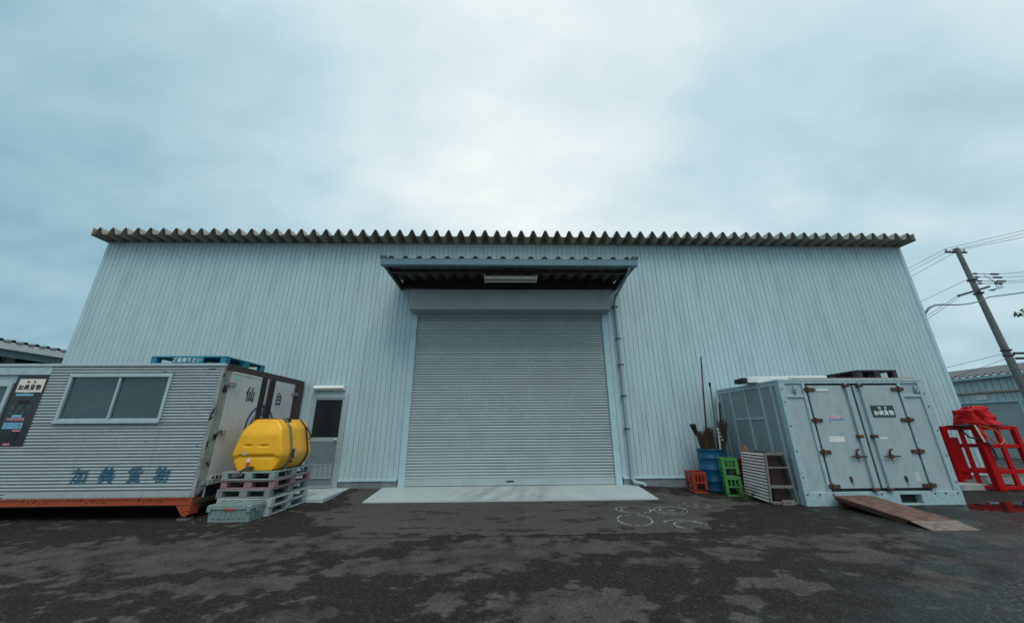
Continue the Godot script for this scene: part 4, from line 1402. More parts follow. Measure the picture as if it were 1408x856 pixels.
# ------------------------------------------------------------------ right container
func make_right_container() -> void:
	var t := thing("storage_container", "pale blue steel container with rusty double doors beside the drum on the right", "container", Vector3(7, GY, 1.2))
	var L := 5.466; var R := 8.424; var F := 2.3; var B := .14
	var st := sb()
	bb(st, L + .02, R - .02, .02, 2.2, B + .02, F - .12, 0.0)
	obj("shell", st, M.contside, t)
	st = sb()
	bb(st, L, R, 2.19, 2.235, B, F, 0.006)
	obj("roof", st, M.contframe, t)
	# front frame
	st = sb()
	bb(st, L, L + .125, .205, 2.189, F - .12, F, 0.006)
	bb(st, R - .125, R, .205, 2.189, F - .12, F, 0.006)
	bb(st, L + .126, R - .126, 2.15, 2.189, F - .1, F - .004, 0.004)
	bb(st, 5.93, 5.995, .205, 2.149, F - .1, F - .002, 0.005)
	bb(st, 7.885, 7.95, .205, 2.149, F - .1, F - .002, 0.005)
	bb(st, L + .126, 5.929, 1.88, 1.925, F - .1, F - .004, 0.005)
	bb(st, 7.951, R - .126, 1.88, 1.925, F - .1, F - .004, 0.005)
	objs("front_frame", st, M.contframe, t)
	st = sb()
	bb(st, L, 7.235, GY, .203, F - .14, F + .004, 0.006)
	bb(st, 7.635, R, GY, .203, F - .14, F + .004, 0.006)
	bb(st, 7.2355, 7.6345, .15, .203, F - .14, F + .002, 0.004)
	bb(st, 7.2355, 7.6345, GY, .0, F - .14, F + .002, 0.004)
	bb(st, L, L + .1, GY, .2, B, F - .141, 0.006)
	bb(st, R - .1, R, GY, .2, B, F - .141, 0.006)
	objs("base_beam", st, M.contframe, t)
	st = sb()
	bb(st, 7.236, 7.634, .001, .149, F - .119, F - .112, 0.0)
	obj("fork_pocket", st, M.dark, t)
	for s in [[L + .126, 5.929, .206, 1.879], [L + .126, 5.929, 1.926, 2.149], [7.951, R - .126, .206, 1.879], [7.951, R - .126, 1.926, 2.149]]:
		st = sb()
		bb(st, s[0], s[1], s[2], s[3], F - .09, F - .03, 0.0)
		obj("front_panel", st, M.contpaint, t)
	# bolts along the base and posts
	st = sb()
	for x in [5.52, 5.75, 6.0, 6.9, 7.9, 8.1, 8.33]:
		lathe(st, [Vector2(.0, .012), Vector2(.014, .01), Vector2(.016, 0)], 8, Vector3(x, .165, F + .004), Basis(Vector3(1, 0, 0), PI / 2))
	for y in [.45, .9, 1.35, 1.8, 2.05]:
		lathe(st, [Vector2(.0, .012), Vector2(.012, .01), Vector2(.014, 0)], 8, Vector3(L + .05, y, F), Basis(Vector3(1, 0, 0), PI / 2))
		lathe(st, [Vector2(.0, .012), Vector2(.012, .01), Vector2(.014, 0)], 8, Vector3(R - .05, y - .1, F), Basis(Vector3(1, 0, 0), PI / 2))
	objs("bolt", st, M.rust, t)
	st = sb()
	for x in [5.78, 8.24]:
		tube(st, [Vector3(x, 2.10, F - .03), Vector3(x, 2.09, F - .0), Vector3(x + .03, 2.02, F + .01), Vector3(x, 1.96, F + .0), Vector3(x - .03, 2.02, F + .01), Vector3(x, 2.09, F)], .014, -1, 8)
		bb(st, x - .035, x + .035, 1.98, 2.06, F - .028, F - .012, 0.006)
	obj("lashing_ring", st, M.contframe, t)
	st = sb()
	bb(st, 5.72, 8.32, 2.2355, 2.262, F - .045, F - .012, 0.004)
	obj("top_angle", st, M.rustedge, t).set_meta("label", "rusty steel angle along the top edge")
	# doors
	st = sb()
	bb(st, 5.997, 7.884, .225, 2.148, F - .09, F - .035, 0.0)
	obj("door_seal", st, M.rubber, t)
	for d in [[6.035, 6.925, -1], [6.965, 7.85, 1]]:
		st = sb()
		bb(st, d[0], d[1], .255, 2.11, F - .05, F - .006, 0.006)
		var lf := obj("door", st, M.contpaint, t)
		var xb: float = 6.79 if d[2] < 0 else 7.07
		st = sb()
		tube(st, [Vector3(xb, .19, F + .03), Vector3(xb, 2.17, F + .03)], .02, -1, 10)
		obj("locking_bar", st, M.contframe, lf)
		for y in [1.155, .24, 2.10]:
			st = sb()
			bb(st, xb - .055, xb + .055, y - .028, y + .028, F - .006, F + .056, 0.008)
			obj("bar_guide", st, M.rust, lf)
		for y in [2.033, 1.452, .881, .296]:
			st = sb()
			if d[2] < 0:
				bb(st, 5.95, 6.16, y - .032, y + .032, F - .001, F + .022, 0.01)
				tube(st, [Vector3(6.015, y - .05, F + .022), Vector3(6.015, y + .05, F + .022)], .02, -1, 8)
			else:
				bb(st, 7.72, 7.97, y - .032, y + .032, F - .001, F + .022, 0.01)
				tube(st, [Vector3(7.865, y - .05, F + .022), Vector3(7.865, y + .05, F + .022)], .02, -1, 8)
			obj("hinge", st, M.rust, lf)
		st = sb()
		var xh: float = 6.65 if d[2] < 0 else 7.29
		bb(st, xh - .15, xh + .15, .785, .812, F + .03, F + .05, 0.004)
		bb(st, xh - .03, xh + .03, .77, .83, F - .006, F + .045, 0.006)
		tube(st, [Vector3(xh - .02, .82, F + .03), Vector3(xh - .025, .88, F + .035), Vector3(xh, .92, F + .035), Vector3(xh + .04, .92, F + .035)], .016, -1, 8)
		obj("handle", st, M.rust, lf)
		st = sb()
		var xk: float = 6.41 if d[2] < 0 else 7.45
		bb(st, xk - .02, xk + .02, .39, .46, F - .006, F + .02, 0.006)
		bb(st, xk - .006, xk + .022, .35, .40, F - .006, F + .01, 0.004)
		obj("door_catch", st, M.rust, lf)
		if d[2] < 0:
			st = sb()
			bb(st, 6.19, 6.44, 2.0, 2.04, F - .006, F + .006, 0.003)
			obj("slot_plate", st, M.white, lf)
			st = sb()
			bb(st, 6.30, 6.59, 1.475, 1.535, F - .006, F - .003, 0.0)
			var k1 := obj("sticker", st, mat(.62, .55, .57, .5), lf)
			st = sb()
			letters(st, ["kyaku", "shita", "sa", "i", "go", "hen"], Vector3(6.305, 1.53, F - .003), Vector3(1, 0, 0), Vector3(0, -1, 0), .042, .048, .047, .007)
			obj("lettering", st, M.sticker_pink, k1)
			st = sb()
			bb(st, 6.30, 6.59, 1.455, 1.474, F - .006, F - .003, 0.0)
			obj("sticker", st, mat(.06, .22, .42, .5), lf)
			st = sb()
			bb(st, 6.20, 6.50, 1.055, 1.158, F - .006, F - .003, 0.0)
			obj("label_plate", st, M.white, lf)
		else:
			st = sb()
			bb(st, 7.195, 7.645, 1.505, 1.722, F - .006, F + .006, 0.004)
			var sg := obj("sign", st, M.green_sign, lf)
			sg.set_meta("label", "dark green company sign with white characters")
			st = sb()
			letters(st, ["ka", "mi", "ka2", "butsu"], Vector3(7.225, 1.628, F + .0065), Vector3(1, 0, 0), Vector3(0, -1, 0), .088, .088, .1, .015)
			letters(st, ["sen", "dai"], Vector3(7.33, 1.702, F + .0065), Vector3(1, 0, 0), Vector3(0, -1, 0), .05, .05, .12, .008)
			obj("lettering", st, M.white, sg)
			st = sb()
			bb(st, 7.20, 7.35, 1.10, 1.138, F - .006, F - .003, 0.0)
			obj("label_plate", st, M.white, lf)
			st = sb()
			bb(st, 7.63, 7.74, .36, .52, F - .006, F - .003, 0.0)
			obj("worn_patch", st, M.leaf, lf)
	# rust runs below fittings
	st = sb()
	for p in [[6.42, .30, .07], [7.46, .28, .08], [7.3, .66, .10], [6.66, .68, .08], [6.05, .78, .06], [7.8, .2, .06], [7.9, .76, .08], [6.3, 1.38, .05]]:
		bb(st, p[0], p[0] + .012, p[1], p[1] + p[2], F - .006, F - .0045, 0.0)
	objs("rust_run", st, M.rust, t)
	# left side with its ribs
	st = sb()
	bb(st, L + .001, L + .10, 2.12, 2.188, B, F - .121, 0.006)
	obj("side_rail", st, M.contframe, t)
	for z in [2.06, 1.72, 1.22, .68, .3]:
		st = sb()
		bb(st, L - .004, L + .03, .2, 2.119, z - .028, z + .028, 0.005)
		obj("side_rib", st, M.contframe, t)
	for s in [[.71, 1.19], [1.25, 1.69]]:
		st = sb()
		bb(st, L - .002, L + .03, 1.48, 1.53, s[0], s[1], 0.005)
		obj("side_rib", st, M.contframe, t)
	st = sb()
	bb(st, L - .004, L + .06, .2, 2.119, B, B + .08, 0.005)
	obj("rear_post", st, M.contframe, t)
	# steel ramp leading up to the doors
	t = thing("loading_ramp", "rusty brown steel ramp leading from the yard up to the blue container doors", "ramp", Vector3(6.25, GY, 3.1))
	st = sb()
	var za := 2.36; var ya := .155; var zk := 3.62; var yk := .005; var ze := 3.9; var ye := GY + .004
	for s in [[5.95, 6.62, .02, 0]]:
		var q := [Vector3(s[0], ya, za), Vector3(s[1], ya, za), Vector3(s[1], yk + .02, zk), Vector3(s[0], yk + .02, zk)]
		var dn := Vector3(0, -s[2], 0)
		quad(st, q[0], q[1], q[2], q[3], Vector3.UP)
		quad(st, q[0] + dn, q[1] + dn, q[2] + dn, q[3] + dn, Vector3.DOWN)
		quad(st, q[0], q[3], q[3] + dn, q[0] + dn, Vector3.LEFT)
		quad(st, q[1], q[2], q[2] + dn, q[1] + dn, Vector3.RIGHT)
		quad(st, q[0], q[1], q[1] + dn, q[0] + dn, Vector3(0, 0, -1))
	obj("deck", st, M.ramp, t)
	st = sb()
	var l0 := Vector3(5.92, yk + .022, zk - .002); var l1 := Vector3(6.61, yk + .022, zk - .002)
	var l2 := Vector3(6.57, ye, ze); var l3 := Vector3(5.89, ye, ze)
	quad(st, l0, l1, l2, l3, Vector3.UP)
	var dd := Vector3(0, -.012, 0)
	quad(st, l3, l2, l2 + dd, l3 + dd, Vector3(0, 0, 1))
	quad(st, l0, l3, l3 + dd, l0 + dd, Vector3.LEFT)
	quad(st, l1, l2, l2 + dd, l1 + dd, Vector3.RIGHT)
	quad(st, l0 + dd, l1 + dd, l2 + dd, l3 + dd, Vector3.DOWN)
	obj("lip", st, M.rampgrey, t)
	st = sb()
	for x in [5.965, 6.605]:
		beam(st, Vector3(x, ya - .045, za), Vector3(x, yk - .03, zk - .1), .03, .05, Vector3.UP, 0.004)
	bb(st, 5.98, 6.6, GY, ya - .022, za + .02, za + .08, 0.004)
	objs("stringer", st, M.rust, t)
	# things lying on the container roof
	var p := make_pallet("black_pallet", "black plastic pallet lying on the roof of the blue container", .85, 1.2, .2, M.pal_black)
	p.position = Vector3(7.88, 2.262, 1.40)
	p.remove_meta("group")
	st = sb()
	t = thing("white_board", "long white board with a dark end lying on the blue container roof", "board", Vector3(5.9, 2.236, 1.6))
	beam(st, Vector3(5.30, 2.302, 1.52), Vector3(6.9, 2.302, 1.72), .34, .125, Vector3.UP, 0.01)
	obj("panel", st, M.white, t)
	st = sb()
	beam(st, Vector3(5.19, 2.295, 1.506), Vector3(5.298, 2.295, 1.52), .35, .1, Vector3.UP, 0.01)
	obj("end_cap", st, M.rubber, t)

# ------------------------------------------------------------------ drum corner
func make_crate(label: String, w: float, d: float, h: float, m: Material) -> Node3D:
	var t := thing("bottle_crate", label, "crate", Vector3.ZERO)
	var st := sb()
	bx(st, Vector3(0, .012, 0), Vector3(w - .03, .02, d - .03), 0.003)
	obj("floor", st, m, t)
	for s in [[0, 1], [0, -1], [1, 1], [1, -1]]:
		st = sb()
		var len_ := w if s[0] == 0 else d
		var b := Basis.IDENTITY if s[0] == 0 else Basis(Vector3.UP, PI / 2)
		var off: Vector3 = Vector3(0, 0, s[1] * (d / 2 - .01)) if s[0] == 0 else Vector3(s[1] * (w / 2 - .01), 0, 0)
		var li := len_ - .002 if s[0] == 0 else len_ - .042
		for y in [[0.0, .05], [.45, .53], [.86, 1.0]]:
			bx(st, off + Vector3(0, h * (y[0] + y[1]) / 2, 0), b * Vector3(li, h * (y[1] - y[0]), .02) if s[0] == 0 else Vector3(.02, h * (y[1] - y[0]), li), 0.004)
		var n := 4 if s[0] == 0 else 5
		for k in n:
			var x := -li / 2 + li * (k + 0.5) / n
			if k > 0 and k < n - 1:
				var c: Vector3 = Vector3(x, h * .69, 0) if s[0] == 0 else Vector3(0, h * .69, x)
				bx(st, off + c, Vector3(.022, h * .32, .012) if s[0] == 0 else Vector3(.012, h * .32, .022), 0.002)
		for e in [-1, 1]:
			var c2: Vector3 = Vector3(e * (li / 2 - .03), h * .5, 0) if s[0] == 0 else Vector3(0, h * .5, e * (li / 2 - .03))
			bx(st, off + c2 * Vector3(1, 1, 1), Vector3(.06, h * .7, .016) if s[0] == 0 else Vector3(.016, h * .7, .06), 0.003)
		obj("side", st, m, t)
	st = sb()
	for k in [-1, 1]:
		bx(st, Vector3(k * w * .17, h * .6, 0), Vector3(.008, h * .3, d - .045), 0.0)
		bx(st, Vector3(0, h * .6 - .001, k * d * .17), Vector3(w - .045, h * .3, .008), 0.0)
	obj("divider", st, m, t)
	return t

func make_drum_corner() -> void:
	var t := thing("blue_drum", "blue open-topped drum holding brooms and poles against the wall", "drum", Vector3(4.86, GY, .52))
	var st := sb()
	var pr := [Vector2(.0, .006), Vector2(.285, .004), Vector2(.295, .02), Vector2(.29, .04)]
	for k in 3:
		var y := .22 + k * .24
		pr += [Vector2(.29, y - .03), Vector2(.304, y - .012), Vector2(.304, y + .012), Vector2(.29, y + .03)]
	pr += [Vector2(.29, .86), Vector2(.302, .866), Vector2(.302, .885), Vector2(.285, .885), Vector2(.28, .86), Vector2(.28, .08), Vector2(0, .07)]
	lathe(st, pr, 36, Vector3(4.86, GY, .52))
	obj("shell", st, M.drum, t)
	st = sb()
	for k in 2:
		for j in 3:
			beam(st, Vector3(4.76 + k * .13 - j * .012, .74 - j * .035, .52 + .296), Vector3(4.83 + k * .13 - j * .012, .75 - j * .035, .52 + .297), .012, .004, Vector3(0, 0, 1), 0.0)
	objs("faded_marking", st, mat(.05, .06, .12, .5), t)
	# bundles of twig brooms
	var r := RandomNumberGenerator.new()
	r.seed = 12
	var hy := .8
	var labels := ["bushy brown twig broom leaning left in the blue drum", "brown twig broom standing in the middle of the blue drum", "tall brown twig broom leaning right towards the container"]
	var sp := [[4.76, .55, -.08, .46], [4.90, .5, .0, .55], [5.05, .58, .17, .74]]
	for i in 3:
		t = thing("twig_broom", labels[i], "broom", Vector3(sp[i][0], .1, sp[i][1]), "twig brooms in the blue drum")
		st = sb()
		for k in 110:
			var a := r.randf() * TAU
			var rr := sqrt(r.randf())
			var b0 := Vector3(sp[i][0] + cos(a) * .03, hy - .15, sp[i][1] + sin(a) * .03)
			var b1 := Vector3(sp[i][0] + sp[i][2] + cos(a) * .12 * rr, hy + sp[i][3] * r.randf_range(.7, 1.0), sp[i][1] + sin(a) * .10 * rr)
			tube(st, [b0, (b0 + b1) / 2 + Vector3(cos(a), 0, sin(a)) * .02, b1], .008, .004, 4, false)
		obj("twigs", st, M.bamboo, t)
		st = sb()
		tube(st, [Vector3(sp[i][0] * .5 + 2.43, .08, sp[i][1]), Vector3(sp[i][0], hy - .08, sp[i][1])], .016, -1, 8)
		obj("handle", st, M.polewood, t)
	# black-headed broom upside down
	t = thing("push_broom", "upturned broom with black bristles and pale handle on the left of the drum", "broom", Vector3(4.72, .1, .5))
	st = sb()
	tube(st, [Vector3(4.80, .1, .5), Vector3(4.66, 1.18, .42)], .014, -1, 8)
	obj("handle", st, M.polelight, t)
	st = sb()
	for k in 60:
		var a := r.randf() * TAU
		var rr := sqrt(r.randf())
		tube(st, [Vector3(4.65 + cos(a) * .03, 1.14, .42 + sin(a) * .03), Vector3(4.585 + cos(a) * .08 * rr, 1.38 + r.randf() * .04, .40 + sin(a) * .05 * rr)], .007, .004, 4, false)
	obj("bristles", st, M.bristle, t)
	# poles
	st = sb()
	tube(st, [Vector3(4.80, .12, .48), Vector3(4.90, 1.33, .42), Vector3(5.08, 3.05, .4)], .022, .018, 8)
	tag(obj("long_pole", st, M.polewood), "tallest dark thin pole standing in the drum against the wall", "pole")
	t = thing("mop_pole", "dark green pole with a black cap beside the tallest pole in the drum", "pole", Vector3(5.1, .1, .42))
	st = sb()
	tube(st, [Vector3(5.0, .12, .5), Vector3(5.14, 1.5, .42), Vector3(5.2, 2.33, .38)], .014, -1, 8)
	obj("handle", st, M.polegreen, t)
	st = sb()
	tube(st, [Vector3(5.197, 2.30, .38), Vector3(5.204, 2.40, .376)], .026, -1, 8)
	obj("cap", st, M.rubber, t)
	st = sb()
	tube(st, [Vector3(4.98, .15, .6), Vector3(5.10, 1.0, .56), Vector3(5.26, 2.05, .5)], .016, -1, 8)
	tag(obj("pale_pole", st, M.polelight), "pale metal pole leaning from the drum towards the blue container", "pole")
	t = thing("rubber_squeegee", "dark flat tool with white marks leaning out of the drum", "tool", Vector3(5.1, .1, .6))
	st = sb()
	beam(st, Vector3(5.02, .2, .64), Vector3(5.33, 1.9, .42), .05, .02, Vector3(0, 0, 1))
	obj("blade", st, M.strap_black, t)
	st = sb()
	for k in 4:
		bx(st, Vector3(4.99 + k * .018, 1.28 - k * .075, .75), Vector3(.05, .028, .012), 0.003)
	beam(st, Vector3(4.97, .85, .74), Vector3(5.0, 1.32, .735), .04, .012, Vector3(0, 0, 1))
	obj("handle", st, M.strap_black, t)
	for c in t.get_children():
		if c.name == "handle": c.material_override = M.polelight
	# clear rods leaning on the wall
	for k in 3:
		st = sb()
		tube(st, [Vector3(4.42 + k * .1, .02, .12 + .04 * k), Vector3(4.33 + k * .11, 1.15 - .1 * k, .03)], .006, -1, 6)
		tag(obj(numbered("thin_rod"), st, M.clear), ["thin pale rod leaning on the wall farthest left behind the red crate", "thin pale rod leaning on the wall, middle of three", "thin pale rod leaning on the wall nearest the blue drum"][k], "rod", "thin rods leaning on the wall")
	# crates
	var c := make_crate("red plastic bottle crate standing at the wall left of the blue drum", .30, .46, .42, M.crate_red)
	c.position = Vector3(4.36, GY, .62)
	c.rotation.y = -.12
	var g := make_crate("green plastic bottle crate at the bottom, on the ground by the drum", .31, .36, .365, M.crate_green)
	g.position = Vector3(4.87, GY, 1.12)
	g.rotation.y = -.38
	g.set_meta("group", "green crates stacked in two")
	copy(g, "bottle_crate", "green plastic bottle crate on top of the other green crate", Vector3(4.862, GY + .367, 1.118), -.35)
	var mr := make_crate("dark maroon crate half hidden behind the green crates", .26, .3, .7, M.crate_maroon)
	mr.position = Vector3(5.24, GY, .95)
	# slatted rack
	t = thing("slatted_rack", "rusty rack with a white slatted side and open front leaning on the container", "rack", Vector3(5.15, GY, 1.7))
	var S0 := Vector3(5.07, .85, 1.32); var S1 := Vector3(5.05, .855, 2.06)
	var E0 := Vector3(4.98, .02, 1.33); var E1 := Vector3(4.965, GY + .02, 2.06)
	for k in 15:
		st = sb()
		var f := (k + .5) / 15.0
		var a := S0.lerp(E0, f); var b := S1.lerp(E1, f)
		beam(st, a, b, .012, .039, Vector3(.35, .9, 0), 0.003)
		obj("slat", st, M.slat, t)
	st = sb()
	beam(st, S0 + Vector3(.02, .01, 0), E0 + Vector3(.02, 0, 0), .03, .03, Vector3(0, 0, 1))
	beam(st, S1 + Vector3(.0, .01, .022), Vector3(4.96, GY + .03, 2.1), .035, .04, Vector3(0, 0, 1))
	beam(st, Vector3(5.38, .86, 2.13), Vector3(5.42, GY + .03, 2.16), .035, .04, Vector3(0, 0, 1))
	objs("post", st, M.rackpost, t)
	for y in [[.845, 0], [.60, 1], [.27, 2], [.0, 3]]:
		st = sb()
		var f: float = 1.0 - (y[0] - GY) / .88
		var a := S1.lerp(E1, f) + Vector3(.02, 0, .03)
		var b := Vector3(5.38, .86, 2.13).lerp(Vector3(5.42, GY, 2.16), f)
		a.y = y[0]; b.y = y[0]
		beam(st, a, b, .03, .05 if y[1] != 1 else .022, Vector3.UP)
		obj("crossbar", st, M.rackpost, t)
	st = sb()
	bx(st, Vector3(5.21, GY + .05, 2.2), Vector3(.22, .09, .02), 0.004)
	var bp := obj("base_plate", st, M.rackpost, t)
	st = sb()
	for x in [5.18, 5.235]:
		lathe(st, [Vector2(0, .002), Vector2(.012, .002), Vector2(.012, 0)], 10, Vector3(x, GY + .05, 2.211), Basis(Vector3(1, 0, 0), PI / 2))
	objs("hole", st, M.dark, bp)
	st = sb()
	bx(st, Vector3(5.235, .42, 1.70), Vector3(.32, .80, .68), 0.02)
	quad(st, S0 + Vector3(.025, 0, 0), S1 + Vector3(.025, 0, 0), E1 + Vector3(.025, 0, 0), E0 + Vector3(.025, 0, 0), Vector3.LEFT)
	obj("dark_contents", st, mat(.03, .016, .013, .9), t)
	st = sb()
	for x in [5.36]:
		beam(st, Vector3(x, .85, 1.33), Vector3(5.42, GY, 1.34), .03, .03, Vector3(0, 0, 1))
	beam(st, S0, Vector3(5.36, .85, 1.33), .03, .03)
	beam(st, Vector3(5.36, .85, 1.33), Vector3(5.38, .86, 2.13), .03, .03)
	objs("back_frame", st, M.rackpost, t)
	# rag on the rack
	st = sb()
	for k in 3:
		tube(st, [Vector3(5.07 + k * .022, .855, 1.42 + k * .02), Vector3(5.075 + k * .02, .93, 1.42 + k * .015), Vector3(5.07 + k * .018, 1.0 - k * .02, 1.43)], .024, .014, 8)
	tag(obj("work_glove", st, M.rag), "brown work glove stuck upright on the corner of the slatted rack", "glove")
	# weeds
	t = thing("weed_clump", "small green weeds growing at the foot of the slatted rack", "weeds", Vector3(4.92, GY, 1.5))
	st = sb()
	for k in 90:
		var a := r.randf() * TAU
		var rr := sqrt(r.randf()) * .22
		var p := Vector3(4.87 + cos(a) * rr * .6, GY + r.randf_range(.0, .25), 1.55 + sin(a) * rr * 1.2)
		var d := Vector3(cos(a), r.randf_range(.1, 1.0), sin(a)).normalized() * r.randf_range(.03, .06)
		var s := Vector3(-sin(a), .2, cos(a)) * .014
		quad(st, p, p + d * .5 + s, p + d, p + d * .5 - s, Vector3.UP)
	obj("leaves", st, M.weed, t)
	var grit := sb()
	for k in 420:
		var gx := 0.0
		var gz := 0.0
		match k % 4:
			0:
				gx = r.randf_range(3.3, 5.3); gz = .04 + absf(r.randfn()) * .16
			1:
				gx = r.randf_range(5.4, 8.3); gz = 2.33 + absf(r.randfn()) * .12
			2:
				gx = r.randf_range(-5.0, -3.7); gz = 2.6 + absf(r.randfn()) * .25
			3:
				gx = r.randf_range(-3.7, -2.9); gz = .04 + absf(r.randfn()) * .12
		var e := r.randf_range(.004, .014)
		bx(grit, Vector3(gx, ground_y(gx, gz) + e * .3, gz), Vector3(e * r.randf_range(.8, 1.8), e, e), e * .3, Basis(Vector3.UP, r.randf() * TAU))
	var go := obj("grit", grit, mat(.10, .09, .08, .9))
	go.set_meta("kind", "stuff")
	go.set_meta("label", "loose grit lying along the foot of the walls and containers")
	go.set_meta("category", "grit")
	st = sb()
	for k in 14:
		var a := r.randf() * TAU
		tube(st, [Vector3(4.87 + cos(a) * .03, GY, 1.55 + sin(a) * .06), Vector3(4.87 + cos(a) * .12, GY + r.randf_range(.12, .27), 1.55 + sin(a) * .2)], .004, .002, 4, false)
	obj("stems", st, M.weed, t)

# ------------------------------------------------------------------ red rack on the right
func make_red_rack() -> void:
	var t := thing("red_steel_rack", "bright red steel frame rack standing behind the blue container at the far right", "rack", Vector3(11.1, GY, .9))
	var st := sb()
	var A := Vector3(10.52, 0, .62); var Bp := Vector3(10.87, 0, 1.0); var C := Vector3(11.70, 0, 1.02); var D := Vector3(11.36, 0, .62)
	var y0 := GY; var y1 := 1.315
	var up := func(p: Vector3, y: float) -> Vector3: return Vector3(p.x, y, p.z)
	for p in [A, C, D]:
		bx(st, Vector3(p.x, (y0 + y1) / 2, p.z), Vector3(.10, y1 - y0, .09), 0.008)
	bx(st, Vector3(Bp.x, (y0 + y1) / 2, Bp.z), Vector3(.16, y1 - y0, .12), 0.012)
	objs("post", st, M.redsteel, t)
	st = sb()
	for y in [[1.28, .09], [.885, .08], [.36, .09], [.03, .07]]:
		beam(st, up.call(Bp, y[0]) + Vector3(.08, 0, .005), up.call(C, y[0]) - Vector3(.05, 0, 0), .06, y[1], Vector3.UP, .006)
		if y[1] != .08:
			beam(st, up.call(A, y[0]), up.call(Bp, y[0]), .06, y[1], Vector3.UP, .006)
		beam(st, up.call(A, y[0]), up.call(D, y[0]), .06, y[1], Vector3.UP, .006)
		beam(st, up.call(D, y[0]), up.call(C, y[0]), .06, y[1], Vector3.UP, .006)
	objs("beam", st, M.redsteel, t)
	st = sb()
	bx(st, Vector3(11.29, (y0 + y1) / 2 - .03, 1.018), Vector3(.10, y1 - y0 - .1, .05), 0.006)
	var ab := A.lerp(Bp, .5)
	bx(st, Vector3(ab.x, (y0 + y1) / 2 - .03, ab.z), Vector3(.08, y1 - y0 - .1, .05), 0.006, Basis(Vector3.UP, -.8))
	bx(st, Vector3(A.x + .07, .62, A.z + .07), Vector3(.16, .9, .02), 0.004, Basis(Vector3.UP, -.83))
	objs("upright", st, M.redsteel, t)
	st = sb()
	bb(st, 10.56, 11.66, 1.315, 1.34, .66, 1.0, 0.006)
	obj("top_plate", st, M.rubber, t)
	# tarp over a machine on top
	st = sb()
	st.set_smooth_group(1)
	var nn := noise(301, 1.1, 2)
	var n2 := noise(302, 1.5, 2)
	var nx := 48; var ny := 20
	var grid := func(i: int, j: int) -> Vector3:
		var u := float(i) / nx; var v := float(j) / ny
		var a := TAU * u
		var hx := .30; var hz := .2
		var ca := cos(a); var sa := sin(a)
		var sq := 1.0 / maxf(.72, pow(pow(absf(ca), 4.0) + pow(absf(sa), 4.0), .25))
		var rad := (1.06 - .14 * v) if v < .7 else (.962 * (1.0 - (v - .7) / .3))
		var x := ca * hx * sq * rad; var z := sa * hz * sq * rad
		var top := .33 + (.06 * smoothstep(.02, .1, x) - .05 * smoothstep(-.15, -.35, x))
		var y := top * minf(1.0, v / .7) * (1.0 if v < .7 else 1.0 + .03 * sin(x * 20.0))
		var f := 0.6 * nn.get_noise_3d(x * 3.0, y * 2.5, z * 3.0) + 0.5 - 1.4 * absf(n2.get_noise_3d(x * 3.0 + y * 2.0, y * 1.5, z * 3.0))
		return Vector3(11.05 + x * (1 + f * .16) + .03 * f, 1.342 + maxf(0.0, y * (1 + f * .22)), .86 + z * (1 + f * .4) + .03 * f)
	for i in nx:
		for j in ny:
			var o := Vector3(cos(TAU * (i + .5) / nx), .6, sin(TAU * (i + .5) / nx))
			quad(st, grid.call(i, j), grid.call(i + 1, j), grid.call(i + 1, j + 1), grid.call(i, j + 1), o)
	tag(obj("red_tarp", st, M.tarp), "crumpled red tarpaulin bundle lying on top of the red steel rack", "tarpaulin")
	# hoses
	st = sb()
	tube(st, [Vector3(10.74, 1.33, 1.06), Vector3(10.85, 1.15, 1.12), Vector3(11.0, .97, 1.13), Vector3(11.12, .93, 1.13), Vector3(11.23, 1.0, 1.12), Vector3(11.24, 1.1, 1.1), Vector3(11.16, 1.22, 1.1), Vector3(11.0, 1.3, 1.08), Vector3(10.86, 1.33, 1.05)], .014, -1, 7)
	tag(obj("orange_hose", st, M.cable_orange), "thin orange hose looped over the front of the red rack", "hose")
	st = sb()
	tube(st, [Vector3(10.8, 1.36, .98), Vector3(10.64, 1.36, .95), Vector3(10.60, 1.2, .93), Vector3(10.64, 1.08, .98), Vector3(10.8, 1.02, 1.08), Vector3(10.87, .95, 1.1), Vector3(10.93, .8, 1.1), Vector3(10.94, .66, 1.1), Vector3(10.90, .6, 1.1)], .02, -1, 8)
	tag(obj("black_cable", st, M.cable_black), "black cable hanging down the left of the red rack", "cable")
	st = sb()
	tube(st, [Vector3(10.8, 1.5, .9), Vector3(10.68, 1.56, .88), Vector3(10.58, 1.48, .86), Vector3(10.56, 1.35, .85), Vector3(10.6, 1.28, .9)], .014, -1, 7)
	tag(obj("red_hose", st, M.redsteel), "red hose arching out of the tarpaulin at its left", "hose")
	st = sb()
	tube(st, [Vector3(10.74, 1.34, 1.08), Vector3(10.76, 1.15, 1.1), Vector3(10.80, .98, 1.1)], .016, -1, 7)
	tag(obj("white_strap", st, M.white), "short pale strap hanging from the rack top beside the orange hose", "strap")

